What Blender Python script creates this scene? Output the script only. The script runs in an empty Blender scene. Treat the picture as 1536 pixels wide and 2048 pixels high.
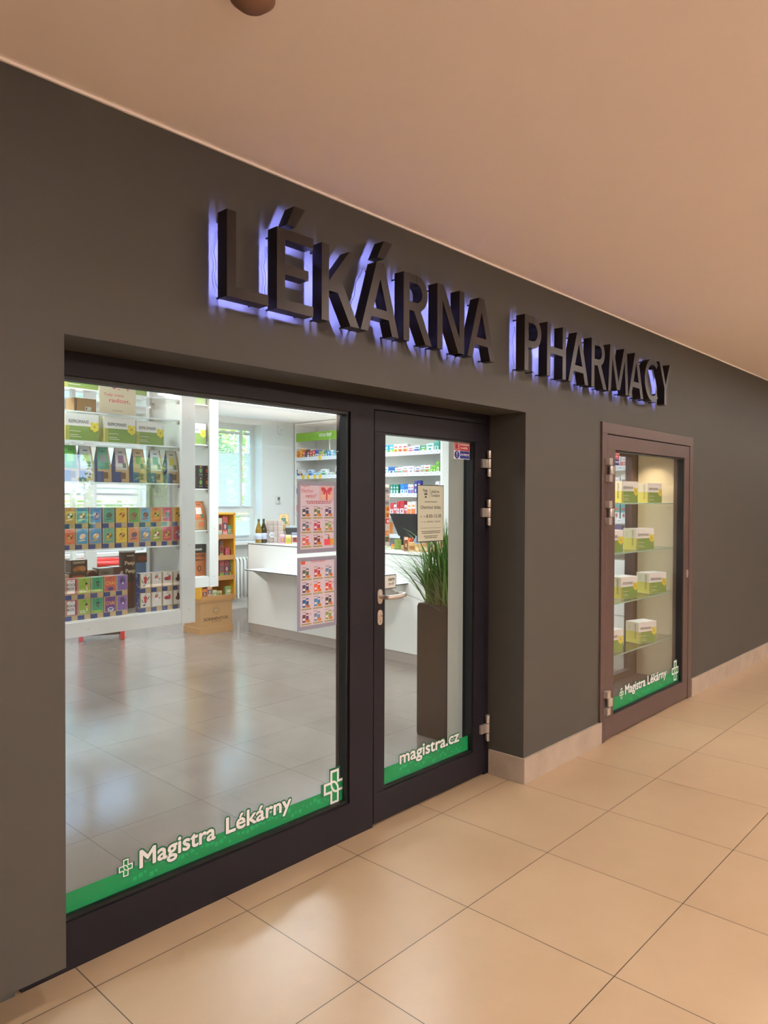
import bpy, bmesh, math, random
from mathutils import Vector, Matrix
random.seed(7)
S = bpy.context.scene
COL = S.collection
PI = math.pi

# ------------------------------------------------------------------ camera
FPX, CX, CY, H = 1455.82, 768.0, 1024.0, 1.575
R = Matrix(((0.68046816, 0.00905949, -0.73272164),
            (-0.73276797, 0.01355247, -0.68034362),
            (0.00376662, 0.99986712, 0.01586053)))
cam_d = bpy.data.cameras.new('camera')
cam = bpy.data.objects.new('camera', cam_d)
COL.objects.link(cam)
cam_d.sensor_fit = 'HORIZONTAL'
cam_d.sensor_width = 36.0
cam_d.lens = 36.0 * FPX / 1536.0
cam_d.clip_start, cam_d.clip_end = 0.05, 1500
cam.matrix_world = Matrix.Translation((0, 0, H)) @ R.to_4x4()
S.camera = cam

# view rays of the survey points: where a sight line meets a wall, shelf or floor plane
def ray(u, v): return R @ Vector(((u - CX) / FPX, -(v - CY) / FPX, -1.0))
def aty(u, v, y):
    d = ray(u, v); t = y / d.y; return Vector((t * d.x, y, H + t * d.z))
def atx(u, v, x):
    d = ray(u, v); t = x / d.x; return Vector((x, t * d.y, H + t * d.z))
def atz(u, v, z):
    d = ray(u, v); t = (z - H) / d.z; return Vector((t * d.x, t * d.y, z))

# ------------------------------------------------------------------ world, lights, exposure
W = bpy.data.worlds.new('sky'); S.world = W; W.use_nodes = True
wn = W.node_tree.nodes; wl = W.node_tree.links
tcw = wn.new('ShaderNodeTexCoord'); spw = wn.new('ShaderNodeSeparateXYZ'); rmp = wn.new('ShaderNodeValToRGB')
rmp.color_ramp.elements[0].position = 0.0; rmp.color_ramp.elements[0].color = (.62, .80, 1.0, 1)
rmp.color_ramp.elements[1].position = 0.6; rmp.color_ramp.elements[1].color = (.18, .40, .85, 1)
e_ = rmp.color_ramp.elements.new(.12); e_.color = (.45, .70, 1.0, 1)
wn['Background'].inputs['Strength'].default_value = 6.5
wl.new(tcw.outputs['Generated'], spw.inputs[0]); wl.new(spw.outputs[2], rmp.inputs[0]); wl.new(rmp.outputs[0], wn['Background'].inputs['Color'])
# daylight sun, standing high on the hall side of the building
sun = bpy.data.lights.new('sun', 'SUN'); sun.energy = 22.0; sun.angle = .01; sun.color = (1, .95, .86)
so = bpy.data.objects.new('sun', sun); COL.objects.link(so); so.rotation_euler = (math.radians(24), math.radians(8), 0)

S.view_settings.view_transform = 'Standard'
S.view_settings.look = 'None'
S.view_settings.gamma = 1
S.view_settings.use_curve_mapping = False
S.view_settings.exposure = 0.3

def area(name, loc, size, power, color, rot=(0, 0, 0), sizey=None, spread=180):
    l = bpy.data.lights.new(name, 'AREA'); l.energy = power; l.color = color
    l.shape = 'RECTANGLE' if sizey else 'DISK'; l.size = size
    if sizey: l.size_y = sizey
    l.spread = math.radians(spread)
    o = bpy.data.objects.new(name, l); COL.objects.link(o); o.location = loc; o.rotation_euler = rot
    return o
WARM = (1.0, 0.94, 0.885)
HALL_P, HALL_UP, SHOP_P = 19, 430, 32
# ceiling downlights of the hall (their fittings are built further down)
DOWN = [(-1.6, 0.2), (0.9, 0.2), (3.3, 0.7), (5.6, 0.9), (7.9, 0.9), (10.2, 0.9), (12.6, 0.9),
        (-1.6, -2.6), (1.4, -2.6), (4.4, -2.6), (7.4, -2.6), (10.4, -2.6)]  # second row is added out of view to brighten the hall
for dx, dy in DOWN:
    area('downlight_lamp', (dx, dy, 2.775), 0.16, HALL_P, WARM)
# shop ceiling luminaires (diffusers are built further down)
SHOPL = [(1.6, 4.6, 1.2, 0.6), (1.6, 7.0, 1.2, 0.6), (4.3, 3.6, 1.2, 0.6), (4.4, 5.3, 1.2, 0.6), (6.15, 6.95, 2.4, 0.75), (6.3, 4.6, 1.2, 0.6), (3.9, 7.6, 1.2, 0.5)]
for x, y, a, b in SHOPL:
    area('shop_lamp', (x, y, 2.735), a * .9, SHOP_P, (0.88, 0.96, 1.0), sizey=b * .9)
# two added uplights, unseen behind the camera, to brighten the hall ceiling
UPL = [(1.0, -3.2), (6.5, -3.2)]
for x, y in UPL:
    area('uplight_lamp', (x, y, 2.33), 2.4, HALL_UP, WARM, rot=(PI, 0, 0), sizey=.25)

# ------------------------------------------------------------------ materials
MATS = {}
def lin(c):
    if isinstance(c, str):
        c = c.lstrip('#'); c = [int(c[i:i + 2], 16) / 255 for i in (0, 2, 4)]
        c = [x / 12.92 if x <= .04045 else ((x + .055) / 1.055) ** 2.4 for x in c]
    return tuple(c) + (1,)
def mat(name, color, rough=0.5, metal=0.0, noise=0.0, nscale=8, spec=0.5, bump=0.0, coat=0.0, emit=None, estr=0, trans=0):
    key = name
    if key in MATS: return MATS[key]
    m = bpy.data.materials.new(name); m.use_nodes = True; MATS[key] = m
    nt = m.node_tree; b = nt.nodes['Principled BSDF']
    b.inputs['Base Color'].default_value = lin(color)
    b.inputs['Roughness'].default_value = rough
    b.inputs['Metallic'].default_value = metal
    b.inputs['Specular IOR Level'].default_value = spec
    b.inputs['Coat Weight'].default_value = coat
    if emit:
        b.inputs['Emission Color'].default_value = lin(emit); b.inputs['Emission Strength'].default_value = estr
    if noise or bump:
        tc = nt.nodes.new('ShaderNodeTexCoord'); n = nt.nodes.new('ShaderNodeTexNoise')
        n.inputs['Scale'].default_value = nscale; n.inputs['Detail'].default_value = 6
        nt.links.new(tc.outputs['Object'], n.inputs['Vector'])
        if noise:
            mx = nt.nodes.new('ShaderNodeMix'); mx.data_type = 'RGBA'
            c = lin(color)
            mx.inputs[6].default_value = tuple(x * (1 - noise) for x in c[:3]) + (1,)
            mx.inputs[7].default_value = tuple(min(1, x * (1 + noise)) for x in c[:3]) + (1,)
            nt.links.new(n.outputs['Fac'], mx.inputs[0]); nt.links.new(mx.outputs[2], b.inputs['Base Color'])
        if bump:
            bp = nt.nodes.new('ShaderNodeBump'); bp.inputs['Strength'].default_value = bump; bp.inputs['Distance'].default_value = .002
            nt.links.new(n.outputs['Fac'], bp.inputs['Height']); nt.links.new(bp.outputs[0], b.inputs['Normal'])
    return m
def C(hexc, rough=0.45):           # plain printed colour
    return mat('print_%s_%d' % (hexc.strip('#'), int(rough * 100)), hexc, rough, noise=.03, nscale=30)

def glass(name, tint=(1, 1, 1), refl=1.0):
    if name in MATS: return MATS[name]
    m = bpy.data.materials.new(name); m.use_nodes = True; MATS[name] = m
    nt = m.node_tree; nt.nodes.clear()
    out = nt.nodes.new('ShaderNodeOutputMaterial'); mix = nt.nodes.new('ShaderNodeMixShader')
    tr = nt.nodes.new('ShaderNodeBsdfTransparent'); gl = nt.nodes.new('ShaderNodeBsdfGlossy')
    tr.inputs[0].default_value = tint + (1,); gl.inputs['Roughness'].default_value = 0.0
    lw = nt.nodes.new('ShaderNodeLayerWeight'); lw.inputs['Blend'].default_value = .5
    p = nt.nodes.new('ShaderNodeMath'); p.operation = 'POWER'; p.inputs[1].default_value = 5
    a = nt.nodes.new('ShaderNodeMath'); a.operation = 'MULTIPLY_ADD'
    a.inputs[1].default_value = .96 * refl; a.inputs[2].default_value = .04 * refl
    nt.links.new(lw.outputs['Facing'], p.inputs[0]); nt.links.new(p.outputs[0], a.inputs[0])
    nt.links.new(a.outputs[0], mix.inputs[0]); nt.links.new(tr.outputs[0], mix.inputs[1])
    nt.links.new(gl.outputs[0], mix.inputs[2]); nt.links.new(mix.outputs[0], out.inputs[0])
    return m

def tile_mat(name, base, tone2, grout, x0, y0, sx, sy, rough, gw=.0022):
    m = bpy.data.materials.new(name); m.use_nodes = True; nt = m.node_tree; N = nt.nodes; L = nt.links
    b = N['Principled BSDF']; b.inputs['Roughness'].default_value = rough
    tc = N.new('ShaderNodeTexCoord'); sp = N.new('ShaderNodeSeparateXYZ'); L.new(tc.outputs['Object'], sp.inputs[0])
    def M(op, a, bb=None, c=None):
        n = N.new('ShaderNodeMath'); n.operation = op
        for i, v in enumerate((a, bb, c)):
            if v is None: continue
            if isinstance(v, (int, float)): n.inputs[i].default_value = v
            else: L.new(v, n.inputs[i])
        return n.outputs[0]
    lines, idx = [], []
    for o, off, s in ((sp.outputs[0], x0, sx), (sp.outputs[1], y0, sy)):
        q = M('DIVIDE', M('SUBTRACT', o, off), s)
        fr = M('FRACT', q); d = M('MINIMUM', fr, M('SUBTRACT', 1.0, fr))
        lines.append(M('LESS_THAN', d, gw / s)); idx.append(M('FLOOR', q))
    g = M('MAXIMUM', lines[0], lines[1])
    cb = N.new('ShaderNodeCombineXYZ'); L.new(idx[0], cb.inputs[0]); L.new(idx[1], cb.inputs[1])
    wn_ = N.new('ShaderNodeTexWhiteNoise'); L.new(cb.outputs[0], wn_.inputs['Vector'])
    nz = N.new('ShaderNodeTexNoise'); nz.inputs['Scale'].default_value = 3.2; nz.inputs['Detail'].default_value = 9; nz.inputs['Roughness'].default_value = .62
    ad = N.new('ShaderNodeVectorMath'); ad.operation = 'MULTIPLY_ADD'; ad.inputs[1].default_value = (7, 7, 7)
    L.new(cb.outputs[0], ad.inputs[0]); L.new(tc.outputs['Object'], ad.inputs[2]); L.new(ad.outputs[0], nz.inputs['Vector'])
    f = M('ADD', M('MULTIPLY', nz.outputs['Fac'], .8), M('MULTIPLY', wn_.outputs['Value'], .2))
    mx = N.new('ShaderNodeMix'); mx.data_type = 'RGBA'; mx.inputs[6].default_value = lin(base); mx.inputs[7].default_value = lin(tone2); L.new(f, mx.inputs[0])
    m2 = N.new('ShaderNodeMix'); m2.data_type = 'RGBA'; m2.inputs[7].default_value = lin(grout); L.new(g, m2.inputs[0]); L.new(mx.outputs[2], m2.inputs[6])
    L.new(m2.outputs[2], b.inputs['Base Color'])
    L.new(M('ADD', M('MULTIPLY', nz.outputs['Fac'], .12), rough - .06), b.inputs['Roughness'])
    bp = N.new('ShaderNodeBump'); bp.inputs['Strength'].default_value = .5; bp.inputs['Distance'].default_value = .002; bp.invert = True
    L.new(g, bp.inputs['Height'])
    b2 = N.new('ShaderNodeBump'); b2.inputs['Strength'].default_value = .09; b2.inputs['Distance'].default_value = .002
    nz2 = N.new('ShaderNodeTexNoise'); nz2.inputs['Scale'].default_value = 9; nz2.inputs['Detail'].default_value = 8
    L.new(tc.outputs['Object'], nz2.inputs['Vector']); L.new(nz2.outputs['Fac'], b2.inputs['Height']); L.new(bp.outputs[0], b2.inputs['Normal'])
    L.new(b2.outputs[0], b.inputs['Normal'])
    return m

# ------------------------------------------------------------------ mesh builder
TXT = {}
def text_geo(s, bold=0.0, shear=0.0, align='LEFT'):
    k = (s, bold, shear)
    if k not in TXT:
        cu = bpy.data.curves.new('t', 'FONT'); cu.body = s; cu.size = 1; cu.offset = bold; cu.shear = shear
        cu.resolution_u = 3
        o = bpy.data.objects.new('t', cu); COL.objects.link(o)
        bpy.context.view_layer.update()
        me = bpy.data.meshes.new_from_object(o.evaluated_get(bpy.context.evaluated_depsgraph_get()))
        vs = [v.co.copy() for v in me.vertices]; fs = [tuple(p.vertices) for p in me.polygons]
        bpy.data.objects.remove(o); bpy.data.curves.remove(cu); bpy.data.meshes.remove(me)
        x0 = min([v.x for v in vs] or [0]); x1 = max([v.x for v in vs] or [1])
        y0 = min([v.y for v in vs] or [0]); y1 = max([v.y for v in vs] or [1])
        TXT[k] = (vs, fs, x0, x1, y0, y1)
    return TXT[k]

class MB:
    def __init__(s): s.k = 0; s.v = []; s.f = []; s.m = []; s.mats = []; s.smooth = []
    def mi(s, m):
        if m not in s.mats: s.mats.append(m)
        return s.mats.index(m)
    def face(s, pts, m, sm=False):
        n = len(s.v); s.v += [Vector(p) for p in pts]; s.f.append(tuple(range(n, n + len(pts)))); s.m.append(s.mi(m)); s.smooth.append(sm)
    def box(s, x0, x1, y0, y1, z0, z1, m, mats=None):
        # mats: optional dict front(-y)/back/left(-x)/right/top/bottom -> material
        P = [(x0, y0, z0), (x1, y0, z0), (x1, y1, z0), (x0, y1, z0), (x0, y0, z1), (x1, y0, z1), (x1, y1, z1), (x0, y1, z1)]
        n = len(s.v); s.v += [Vector(p) for p in P]
        for nm, q in (('bottom', (0, 3, 2, 1)), ('top', (4, 5, 6, 7)), ('front', (0, 1, 5, 4)), ('right', (1, 2, 6, 5)), ('back', (2, 3, 7, 6)), ('left', (3, 0, 4, 7))):
            s.f.append(tuple(n + i for i in q)); s.m.append(s.mi((mats or {}).get(nm, m))); s.smooth.append(False)
        return s
    def lay(s, y): s.k += 1; return y - (s.k % 14) * 1.1e-5      # printed layers never share a plane
    def rect(s, x0, x1, z0, z1, y, m):      # upright, facing -y
        y = s.lay(y)
        s.face([(x0, y, z0), (x1, y, z0), (x1, y, z1), (x0, y, z1)], m); return s
    def ell(s, cx, cz, rx, rz, y, m, n=14, rot=0):
        y = s.lay(y)
        ca, sa = math.cos(rot), math.sin(rot)
        s.face([(cx + rx * math.cos(a) * ca - rz * math.sin(a) * sa, y, cz + rx * math.cos(a) * sa + rz * math.sin(a) * ca)
                for a in [2 * PI * i / n for i in range(n)]], m); return s
    def poly(s, pts, y, m): y = s.lay(y); s.face([(p[0], y, p[1]) for p in pts], m); return s
    def prism(s, pts, y0, y1, m, mside=None, hollow=False):   # polygon in x,z (counter-clockwise seen from -y), extruded along y
        k = len(pts); n = len(s.v)
        s.v += [Vector((p[0], y0, p[1])) for p in pts] + [Vector((p[0], y1, p[1])) for p in pts]
        s.f.append(tuple(range(n, n + k))); s.m.append(s.mi(m)); s.smooth.append(False)
        if not hollow: s.f.append(tuple(range(n + 2 * k - 1, n + k - 1, -1))); s.m.append(s.mi(m)); s.smooth.append(False)
        for i in range(k):
            j = (i + 1) % k
            s.f.append((n + j, n + i, n + k + i, n + k + j)); s.m.append(s.mi(mside or m)); s.smooth.append(False)
        return s
    def text(s, st, x, z, h, y, m, bold=0.0, width=None, shear=0.0, align='l', vert=False, capref='H'):
        vs, fs, x0, x1, y0, y1 = text_geo(st, bold, shear)
        c = text_geo(capref, 0); k = h / (c[5] - c[4])
        kx = k if width is None else width / (x1 - x0)
        n = len(s.v)
        ox = -x0 if align == 'l' else (-(x0 + x1) / 2 if align == 'c' else -x1)
        for v in vs:
            a, b = (v.x + ox) * kx, v.y * k
            if vert: a, b = b, -a
            s.v.append(Vector((x + a, y, z + b)))
        for f in fs: s.f.append(tuple(n + i for i in f)); s.m.append(s.mi(m)); s.smooth.append(False)
        return s
    def tube(s, pts, r, m, n=10, caps=True):
        pts = [Vector(p) for p in pts]; rr = r if isinstance(r, (list, tuple)) else [r] * len(pts)
        rings = []; up = None
        for i, p in enumerate(pts):
            t = (pts[min(i + 1, len(pts) - 1)] - pts[max(i - 1, 0)]).normalized()
            if up is None: up = Vector((0, 0, 1)) if abs(t.z) < .9 else Vector((1, 0, 0))
            a = t.cross(up).normalized(); b = a.cross(t).normalized(); up = b
            base = len(s.v); rings.append(base)
            s.v += [p + a * rr[i] * math.cos(2 * PI * k / n) + b * rr[i] * math.sin(2 * PI * k / n) for k in range(n)]
        for a, b in zip(rings, rings[1:]):
            for k in range(n):
                k2 = (k + 1) % n; s.f.append((a + k, a + k2, b + k2, b + k)); s.m.append(s.mi(m)); s.smooth.append(True)
        if caps:
            s.f.append(tuple(rings[0] + k for k in reversed(range(n)))); s.m.append(s.mi(m)); s.smooth.append(False)
            s.f.append(tuple(rings[-1] + k for k in range(n))); s.m.append(s.mi(m)); s.smooth.append(False)
        return s
    def lathe(s, prof, m, n=20, cx=0, cy=0, mats=None):
        rings = []
        for r, z in prof:
            rings.append(len(s.v)); s.v += [Vector((cx + r * math.cos(2 * PI * k / n), cy + r * math.sin(2 * PI * k / n), z)) for k in range(n)]
        for i, (a, b) in enumerate(zip(rings, rings[1:])):
            mm = mats[i] if mats else m
            for k in range(n):
                k2 = (k + 1) % n; s.f.append((a + k, a + k2, b + k2, b + k)); s.m.append(s.mi(mm)); s.smooth.append(True)
        s.f.append(tuple(rings[0] + k for k in reversed(range(n)))); s.m.append(s.mi(mats[0] if mats else m)); s.smooth.append(False)
        s.f.append(tuple(rings[-1] + k for k in range(n))); s.m.append(s.mi(mats[-1] if mats else m)); s.smooth.append(False)
        return s
    def build(s, name, parent=None, bevel=0.0, loc=None, rz=0.0):
        me = bpy.data.meshes.new(name)
        me.from_pydata([tuple(v) for v in s.v], [], s.f)
        for m in s.mats: me.materials.append(m)
        me.polygons.foreach_set('material_index', s.m); me.polygons.foreach_set('use_smooth', s.smooth)
        me.update()
        o = bpy.data.objects.new(name, me); COL.objects.link(o)
        if parent: o.parent = parent
        if loc is not None: o.location = loc
        o.rotation_euler = (0, 0, rz)
        if bevel:
            b = o.modifiers.new('bevel', 'BEVEL'); b.width = bevel; b.segments = 2; b.limit_method = 'ANGLE'
        return o

def tag(o, label=None, cat=None, group=None, kind=None):
    if label: o['label'] = label
    if cat: o['category'] = cat
    if group: o['group'] = group
    if kind: o['kind'] = kind
    return o
def thing(name, loc=(0, 0, 0), rz=0, label=None, cat=None, group=None, kind=None):
    o = bpy.data.objects.new(name, None); COL.objects.link(o); o.location = loc; o.rotation_euler = (0, 0, rz)
    o.empty_display_size = .1
    return tag(o, label, cat, group, kind)
def copy_tree(o, parent=None):
    c = o.copy(); COL.objects.link(c); c.parent = parent
    for ch in list(o.children): copy_tree(ch, c)
    return c

# ------------------------------------------------------------------ base materials
M_WALL = mat('taupe_wall_paint', '#3f3c36', .62, noise=.05, nscale=3, bump=.06)
M_CEIL = mat('hall_ceiling_paint', '#f3e6df', .9, noise=.015, nscale=2)
M_WHITE = mat('white_wall_paint', '#e9ebe8', .75, noise=.015, nscale=3)
M_SHOPC = mat('shop_ceiling_paint', '#e4f0f2', .8, noise=.01, nscale=3)
M_FRAME = mat('dark_brown_aluminium', '#17131a', .5, spec=.22, metal=.0, noise=.05, nscale=20)
M_FRAME2 = mat('brown_aluminium', '#5a4844', .42, metal=.25, noise=.05, nscale=20)
M_GASKET = mat('black_rubber', '#0a0a0b', .5)
M_STEEL = mat('brushed_steel', '#d6cdc6', .33, metal=.75, noise=.05, nscale=60)
M_GLASS = glass('window_glass', refl=1.3)
M_SGLASS = glass('shelf_glass', (.93, .98, .95))
M_GEDGE = mat('glass_edge_green', '#9fc4b4', .15, noise=.05)
M_CLEARE = mat('clear_shelf_edge', '#e8f0ee', .2, noise=.03)
M_PLASTIC = mat('white_lacquer', '#e2e3df', .35, noise=.02, nscale=6)
M_PANEL = mat('white_laminate', '#f0efe9', .4, noise=.015, nscale=6)
M_LETTER = mat('dark_bronze_metal', '#2f2723', .38, metal=.6, noise=.08, nscale=60)
M_BASE = mat('stone_tile_baseboard', '#b0a090', .32, noise=.32, nscale=7, bump=.05)  # stone mottling, contrast raised to paint in reflected streaks of light
M_BLACK = mat('black_plastic', '#0a0a0b', .45, noise=.05)
M_KRAFT = mat('kraft_card', '#b98d5c', .7, noise=.06, nscale=40)
M_FLOORH = tile_mat('beige_floor_tiles', '#a98f71', '#c1a788', '#3b3026', 1.074, 2.262, .6, .6, .30, .0016)
M_FLOORS = tile_mat('greige_shop_tiles', '#716860', '#897f76', '#544c45', 2.132, 3.286, .602, .578, .17, .0016)

# ------------------------------------------------------------------ setting
YW, YF, YG, YI = 2.173, 2.405, 2.44, 2.70       # wall face, frame face, glass, inner wall face
ZC, ZO = 2.80, 2.066                             # ceiling, opening head
XL, XR = -5.0, 16.0                              # hall ends
YB = -8.0                                        # rear wall of the hall
b = MB()
for a in ((XL, .942, YW, YI, .165, ZC), (XL, .88, YF, YI, 0, .165), (.942, 3.49, YW, YI, ZO, ZC), (3.49, 4.385, YW, YI, 0, ZC), (4.385, 5.975, YW, YI, 2.09, ZC), (5.975, XR, YW, YI, 0, ZC)):
    b.box(*a, M_WALL, {'back': M_WHITE})
tag(b.build('wall_front'), 'dark taupe painted shop front wall carrying the sign', kind='structure')
b = MB()
b.box(XL, XR, YB, YW, ZC, ZC + .1, M_CEIL); tag(b.build('ceiling'), 'plain pale hall ceiling above the shop front', kind='structure')
b = MB(); b.face([(XL, YB, 0), (XR, YB, 0), (XR, YF + .05, 0), (XL, YF + .05, 0)], M_FLOORH)
tag(b.build('floor'), 'large beige tiled floor of the hall', kind='structure')
b = MB(); b.face([(-1.5, YF + .05, 0), (7.8, YF + .05, 0), (7.8, 9.05, 0), (-1.5, 9.05, 0)], M_FLOORS)
tag(b.build('floor'), 'greyish tiled floor inside the pharmacy', kind='structure')
# small shadow-gap bead where ceiling meets wall
b = MB(); b.box(XL, XR, YW - .008, YW, ZC - .008, ZC, M_CEIL); tag(b.build('trim_1'), 'thin pale joint between ceiling and dark wall', kind='structure')
for i, (x0, x1, y0, y1) in enumerate(((3.478, 4.41, YW - .014, YW), (5.99, XR, YW - .014, YW))):
    b = MB(); b.box(x0, x1, y0, y1, 0, .14, M_BASE)
    if i == 0: b.box(3.478, 3.49, YW, YF - .005, 0, .14, M_BASE)
    tag(b.build('baseboard_front'), ['marbled stone baseboard wrapping the pier between door and display', 'marbled stone baseboard right of the display case'][i], kind='structure')
# hall rear and end walls
M_HALLW = mat('hall_plaster', '#d9cbb9', .8, noise=.03)
def mirror(u, v): 
    p = aty(u, v, 2 * YG - YB); return p.x, p.z
b = MB()
wins = [(2.6, 4.35), (5.25, 7.75), (8.6, 10.6)]
wins = []
xa = mirror(60, 990)[0]; xb = mirror(203, 990)[0]; xc = mirror(266, 990)[0]; xd = mirror(351, 990)[0]
wins = [(xa, xb), (xc, xd)]
ZW0, ZW1 = mirror(200, 1063)[1], 2.45
xs = [XL, xa, xb, xc, xd, XR]
b.box(XL, XR, YB - .25, YB, 0, ZW0, M_HALLW); b.box(XL, XR, YB - .25, YB, ZW1, ZC, M_HALLW)
for x0, x1 in ((XL, xa), (xb, xc), (xd, XR)): b.box(x0, x1, YB - .25, YB, ZW0, ZW1, M_HALLW)
tag(b.build('wall_rear'), 'pale rear wall of the hall with windows, behind the camera', kind='structure')
for i, (x0, x1) in enumerate(wins):
    r_ = thing('window_%d' % (i + 4), label='hall window behind the camera', kind='structure')
    b = MB()
    zt = mirror(200, 1018)[1]
    for q in ((x0, x1, ZW1 - .06, ZW1), (x0, x1, ZW0, ZW0 + .05), (x0, x0 + .06, ZW0 + .05, ZW1 - .06), (x1 - .06, x1, ZW0 + .05, ZW1 - .06), (x0 + .06, x1 - .06, zt - .04, zt + .04)):
        b.box(q[0], q[1], YB - .2, YB - .12, q[2], q[3], M_PLASTIC)
    b.build('window_frame', r_)
b = MB(); b.box(XL - .1, XL, YB, YI, 0, ZC, M_HALLW); tag(b.build('wall_left'), 'end wall of the hall', kind='structure')
b = MB(); b.box(XR, XR + .1, YB, YI, 0, ZC, M_HALLW); tag(b.build('wall_right'), 'far end wall of the hall', kind='structure')

# shop shell
b = MB(); b.box(-1.5, 7.8, YI, 8.75, 2.77, 2.87, M_SHOPC); tag(b.build('ceiling'), 'white ceiling inside the pharmacy', kind='structure')
b = MB(); b.box(-1.6, -1.5, YI, 9.05, 0, 2.87, M_WHITE); tag(b.build('wall_left'), 'white left wall of the pharmacy', kind='structure')
b = MB(); b.box(7.8, 7.9, YI, 9.05, 0, 2.87, M_WHITE); tag(b.build('wall_right'), 'white wall behind the pharmacy shelves', kind='structure')
FW = [(3.55, 4.89, .91), (5.42, 6.74, .97)]       # far windows: x0,x1,sill
b = MB()
ZH = 2.70
for x0, x1 in ((-1.5, 3.55), (4.89, 5.42), (6.74, 7.8)): b.box(x0, x1, 8.75, 9.05, 0, 2.87, M_WHITE)
for x0, x1, zs in FW:
    b.box(x0, x1, 8.75, 9.05, ZH, 2.87, M_WHITE); b.box(x0, x1, 8.87, 9.05, 0, zs, M_WHITE)
tag(b.build('wall_back'), 'white back wall of the pharmacy with two windows', kind='structure')
b = MB(); b.box(-1.5, 7.3, 8.72, 8.75, 0, .1, M_WHITE); tag(b.build('baseboard_back'), 'low white baseboard along the back wall', kind='structure')
b = MB(); b.box(3.483, 3.49, 2.50, YI + .004, 0, 2.066, mat('warm_white_plaster', '#e9e0d0', .8, noise=.02)); b.box(.93, 3.483, 2.56, YI + .004, 2.058, 2.066, M_PLASTIC)
tag(b.build('trim_2'), 'pale plastered reveal inside the shop door', kind='structure')

M_SLAT = mat('aluminium_blind', '#e6f1f1', .45, noise=.02)
M_SLAT.node_tree.nodes['Principled BSDF'].inputs['Transmission Weight'].default_value = 0
for i, (x0, x1, zs) in enumerate(FW):
    r_ = thing('window_%d' % (i + 1), (0, 0, 0), label=['pharmacy back window left, behind the hanging shelf', 'pharmacy back window near the shelf corner'][i], kind='structure')
    y0, y1 = 8.955, 9.02
    zt = 1.44 if i else 1.62
    b = MB()
    for q in ((x0, x1, ZH - .09, ZH), (x0, x1, zs, zs + .08), (x0, x0 + .07, zs + .08, ZH - .09), (x1 - .07, x1, zs + .08, ZH - .09), (x0 + .07, x1 - .07, zt - .06, zt + .05)):
        b.box(q[0], q[1], y0, y1, q[2], q[3], M_PLASTIC)
    xm = x1 - .235 if i else (x0 + x1) / 2
    b.box(xm - .03, xm + .03, y0, y1, zt + .05, ZH - .09, M_PLASTIC)  # in the right window this white bar imitates a bright gap
    b.build('window_frame', r_)
    b = MB(); b.box(x0 + .05, x1 - .05, 8.985, 8.993, zs + .05, ZH - .07, M_GLASS); b.build('pane', r_)
    b = MB(); b.box(x0 - .04, x1 + .04, 8.70, 8.955, zs - .05, zs, M_PLASTIC); b.build('window_sill', r_, bevel=.006)
    # venetian blinds: open slats
    for (a, c, z0, z1) in ((x0 + .07, xm - .035, zt + .05, ZH - .12), (xm + .035, x1 - .07, zt + .05, ZH - .12), (x0 + .09, x1 - .09, zs + .09, zt - .08)):
        t = thing('venetian_blind', (a, 8.93, z0), label='%s aluminium venetian blind hanging in the %s of the %s back window' % (
            ('wide' if c - a > .6 else 'narrow'), 'lower pane' if z1 < zt else ('left upper pane' if a < xm - .1 else 'right upper pane'), ['left', 'right'][i]), cat='blind', group='window blinds')
        bb = MB(); z = 0; n = 0
        while z < z1 - z0 - .03:
            tl = .004 if z > (z1 - z0) * .72 else .011
            bb.face([(0, -.010, z - tl), (c - a, -.010, z - tl), (c - a, .010, z + tl), (0, .010, z + tl)], M_SLAT); z += .024
        bb.build('slats', t)
        bb = MB(); bb.box(0, c - a, -.015, .015, z1 - z0 - .03, z1 - z0, M_PLASTIC); bb.build('head_rail', t)
        bb = MB(); bb.box(0, c - a, -.011, .011, -.018, -.004, M_PLASTIC); bb.build('bottom_rail', t)

# ------------------------------------------------------------------ outdoors (seen through and mirrored in glass)
M_GRASS = mat('grass_ground', '#6d8a4a', .9, noise=.3, nscale=.4)
b = MB(); b.face([(-400, 9.3, -.4), (400, 9.3, -.4), (400, 500, -.4), (-400, 500, -.4)], M_GRASS); tag(b.build('ground'), 'grass beyond the back windows', kind='structure')
b = MB(); b.face([(-400, -500, -.4), (400, -500, -.4), (400, YB - .4, -.4), (-400, YB - .4, -.4)], M_GRASS); tag(b.build('ground'), 'grass outside the hall windows', kind='structure')
M_LEAF = [mat('leaf_%d' % i, c, .6, noise=.3, nscale=3) for i, c in enumerate(('#6f8f3a', '#93a94e', '#4d6b34', '#b3a45a'))]
for m_ in M_LEAF:      # thin leaves let light through
    nt_ = m_.node_tree; tl_ = nt_.nodes.new('ShaderNodeBsdfTranslucent'); ms_ = nt_.nodes.new('ShaderNodeMixShader'); ms_.inputs[0].default_value = .5
    tl_.inputs[0].default_value = (.45, .6, .12, 1); o_ = nt_.nodes['Material Output']; pb_ = nt_.nodes['Principled BSDF']
    nt_.links.new(pb_.outputs[0], ms_.inputs[1]); nt_.links.new(tl_.outputs[0], ms_.inputs[2]); nt_.links.new(ms_.outputs[0], o_.inputs[0])
M_BARK = mat('bark', '#5d4a38', .9, noise=.2)
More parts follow.
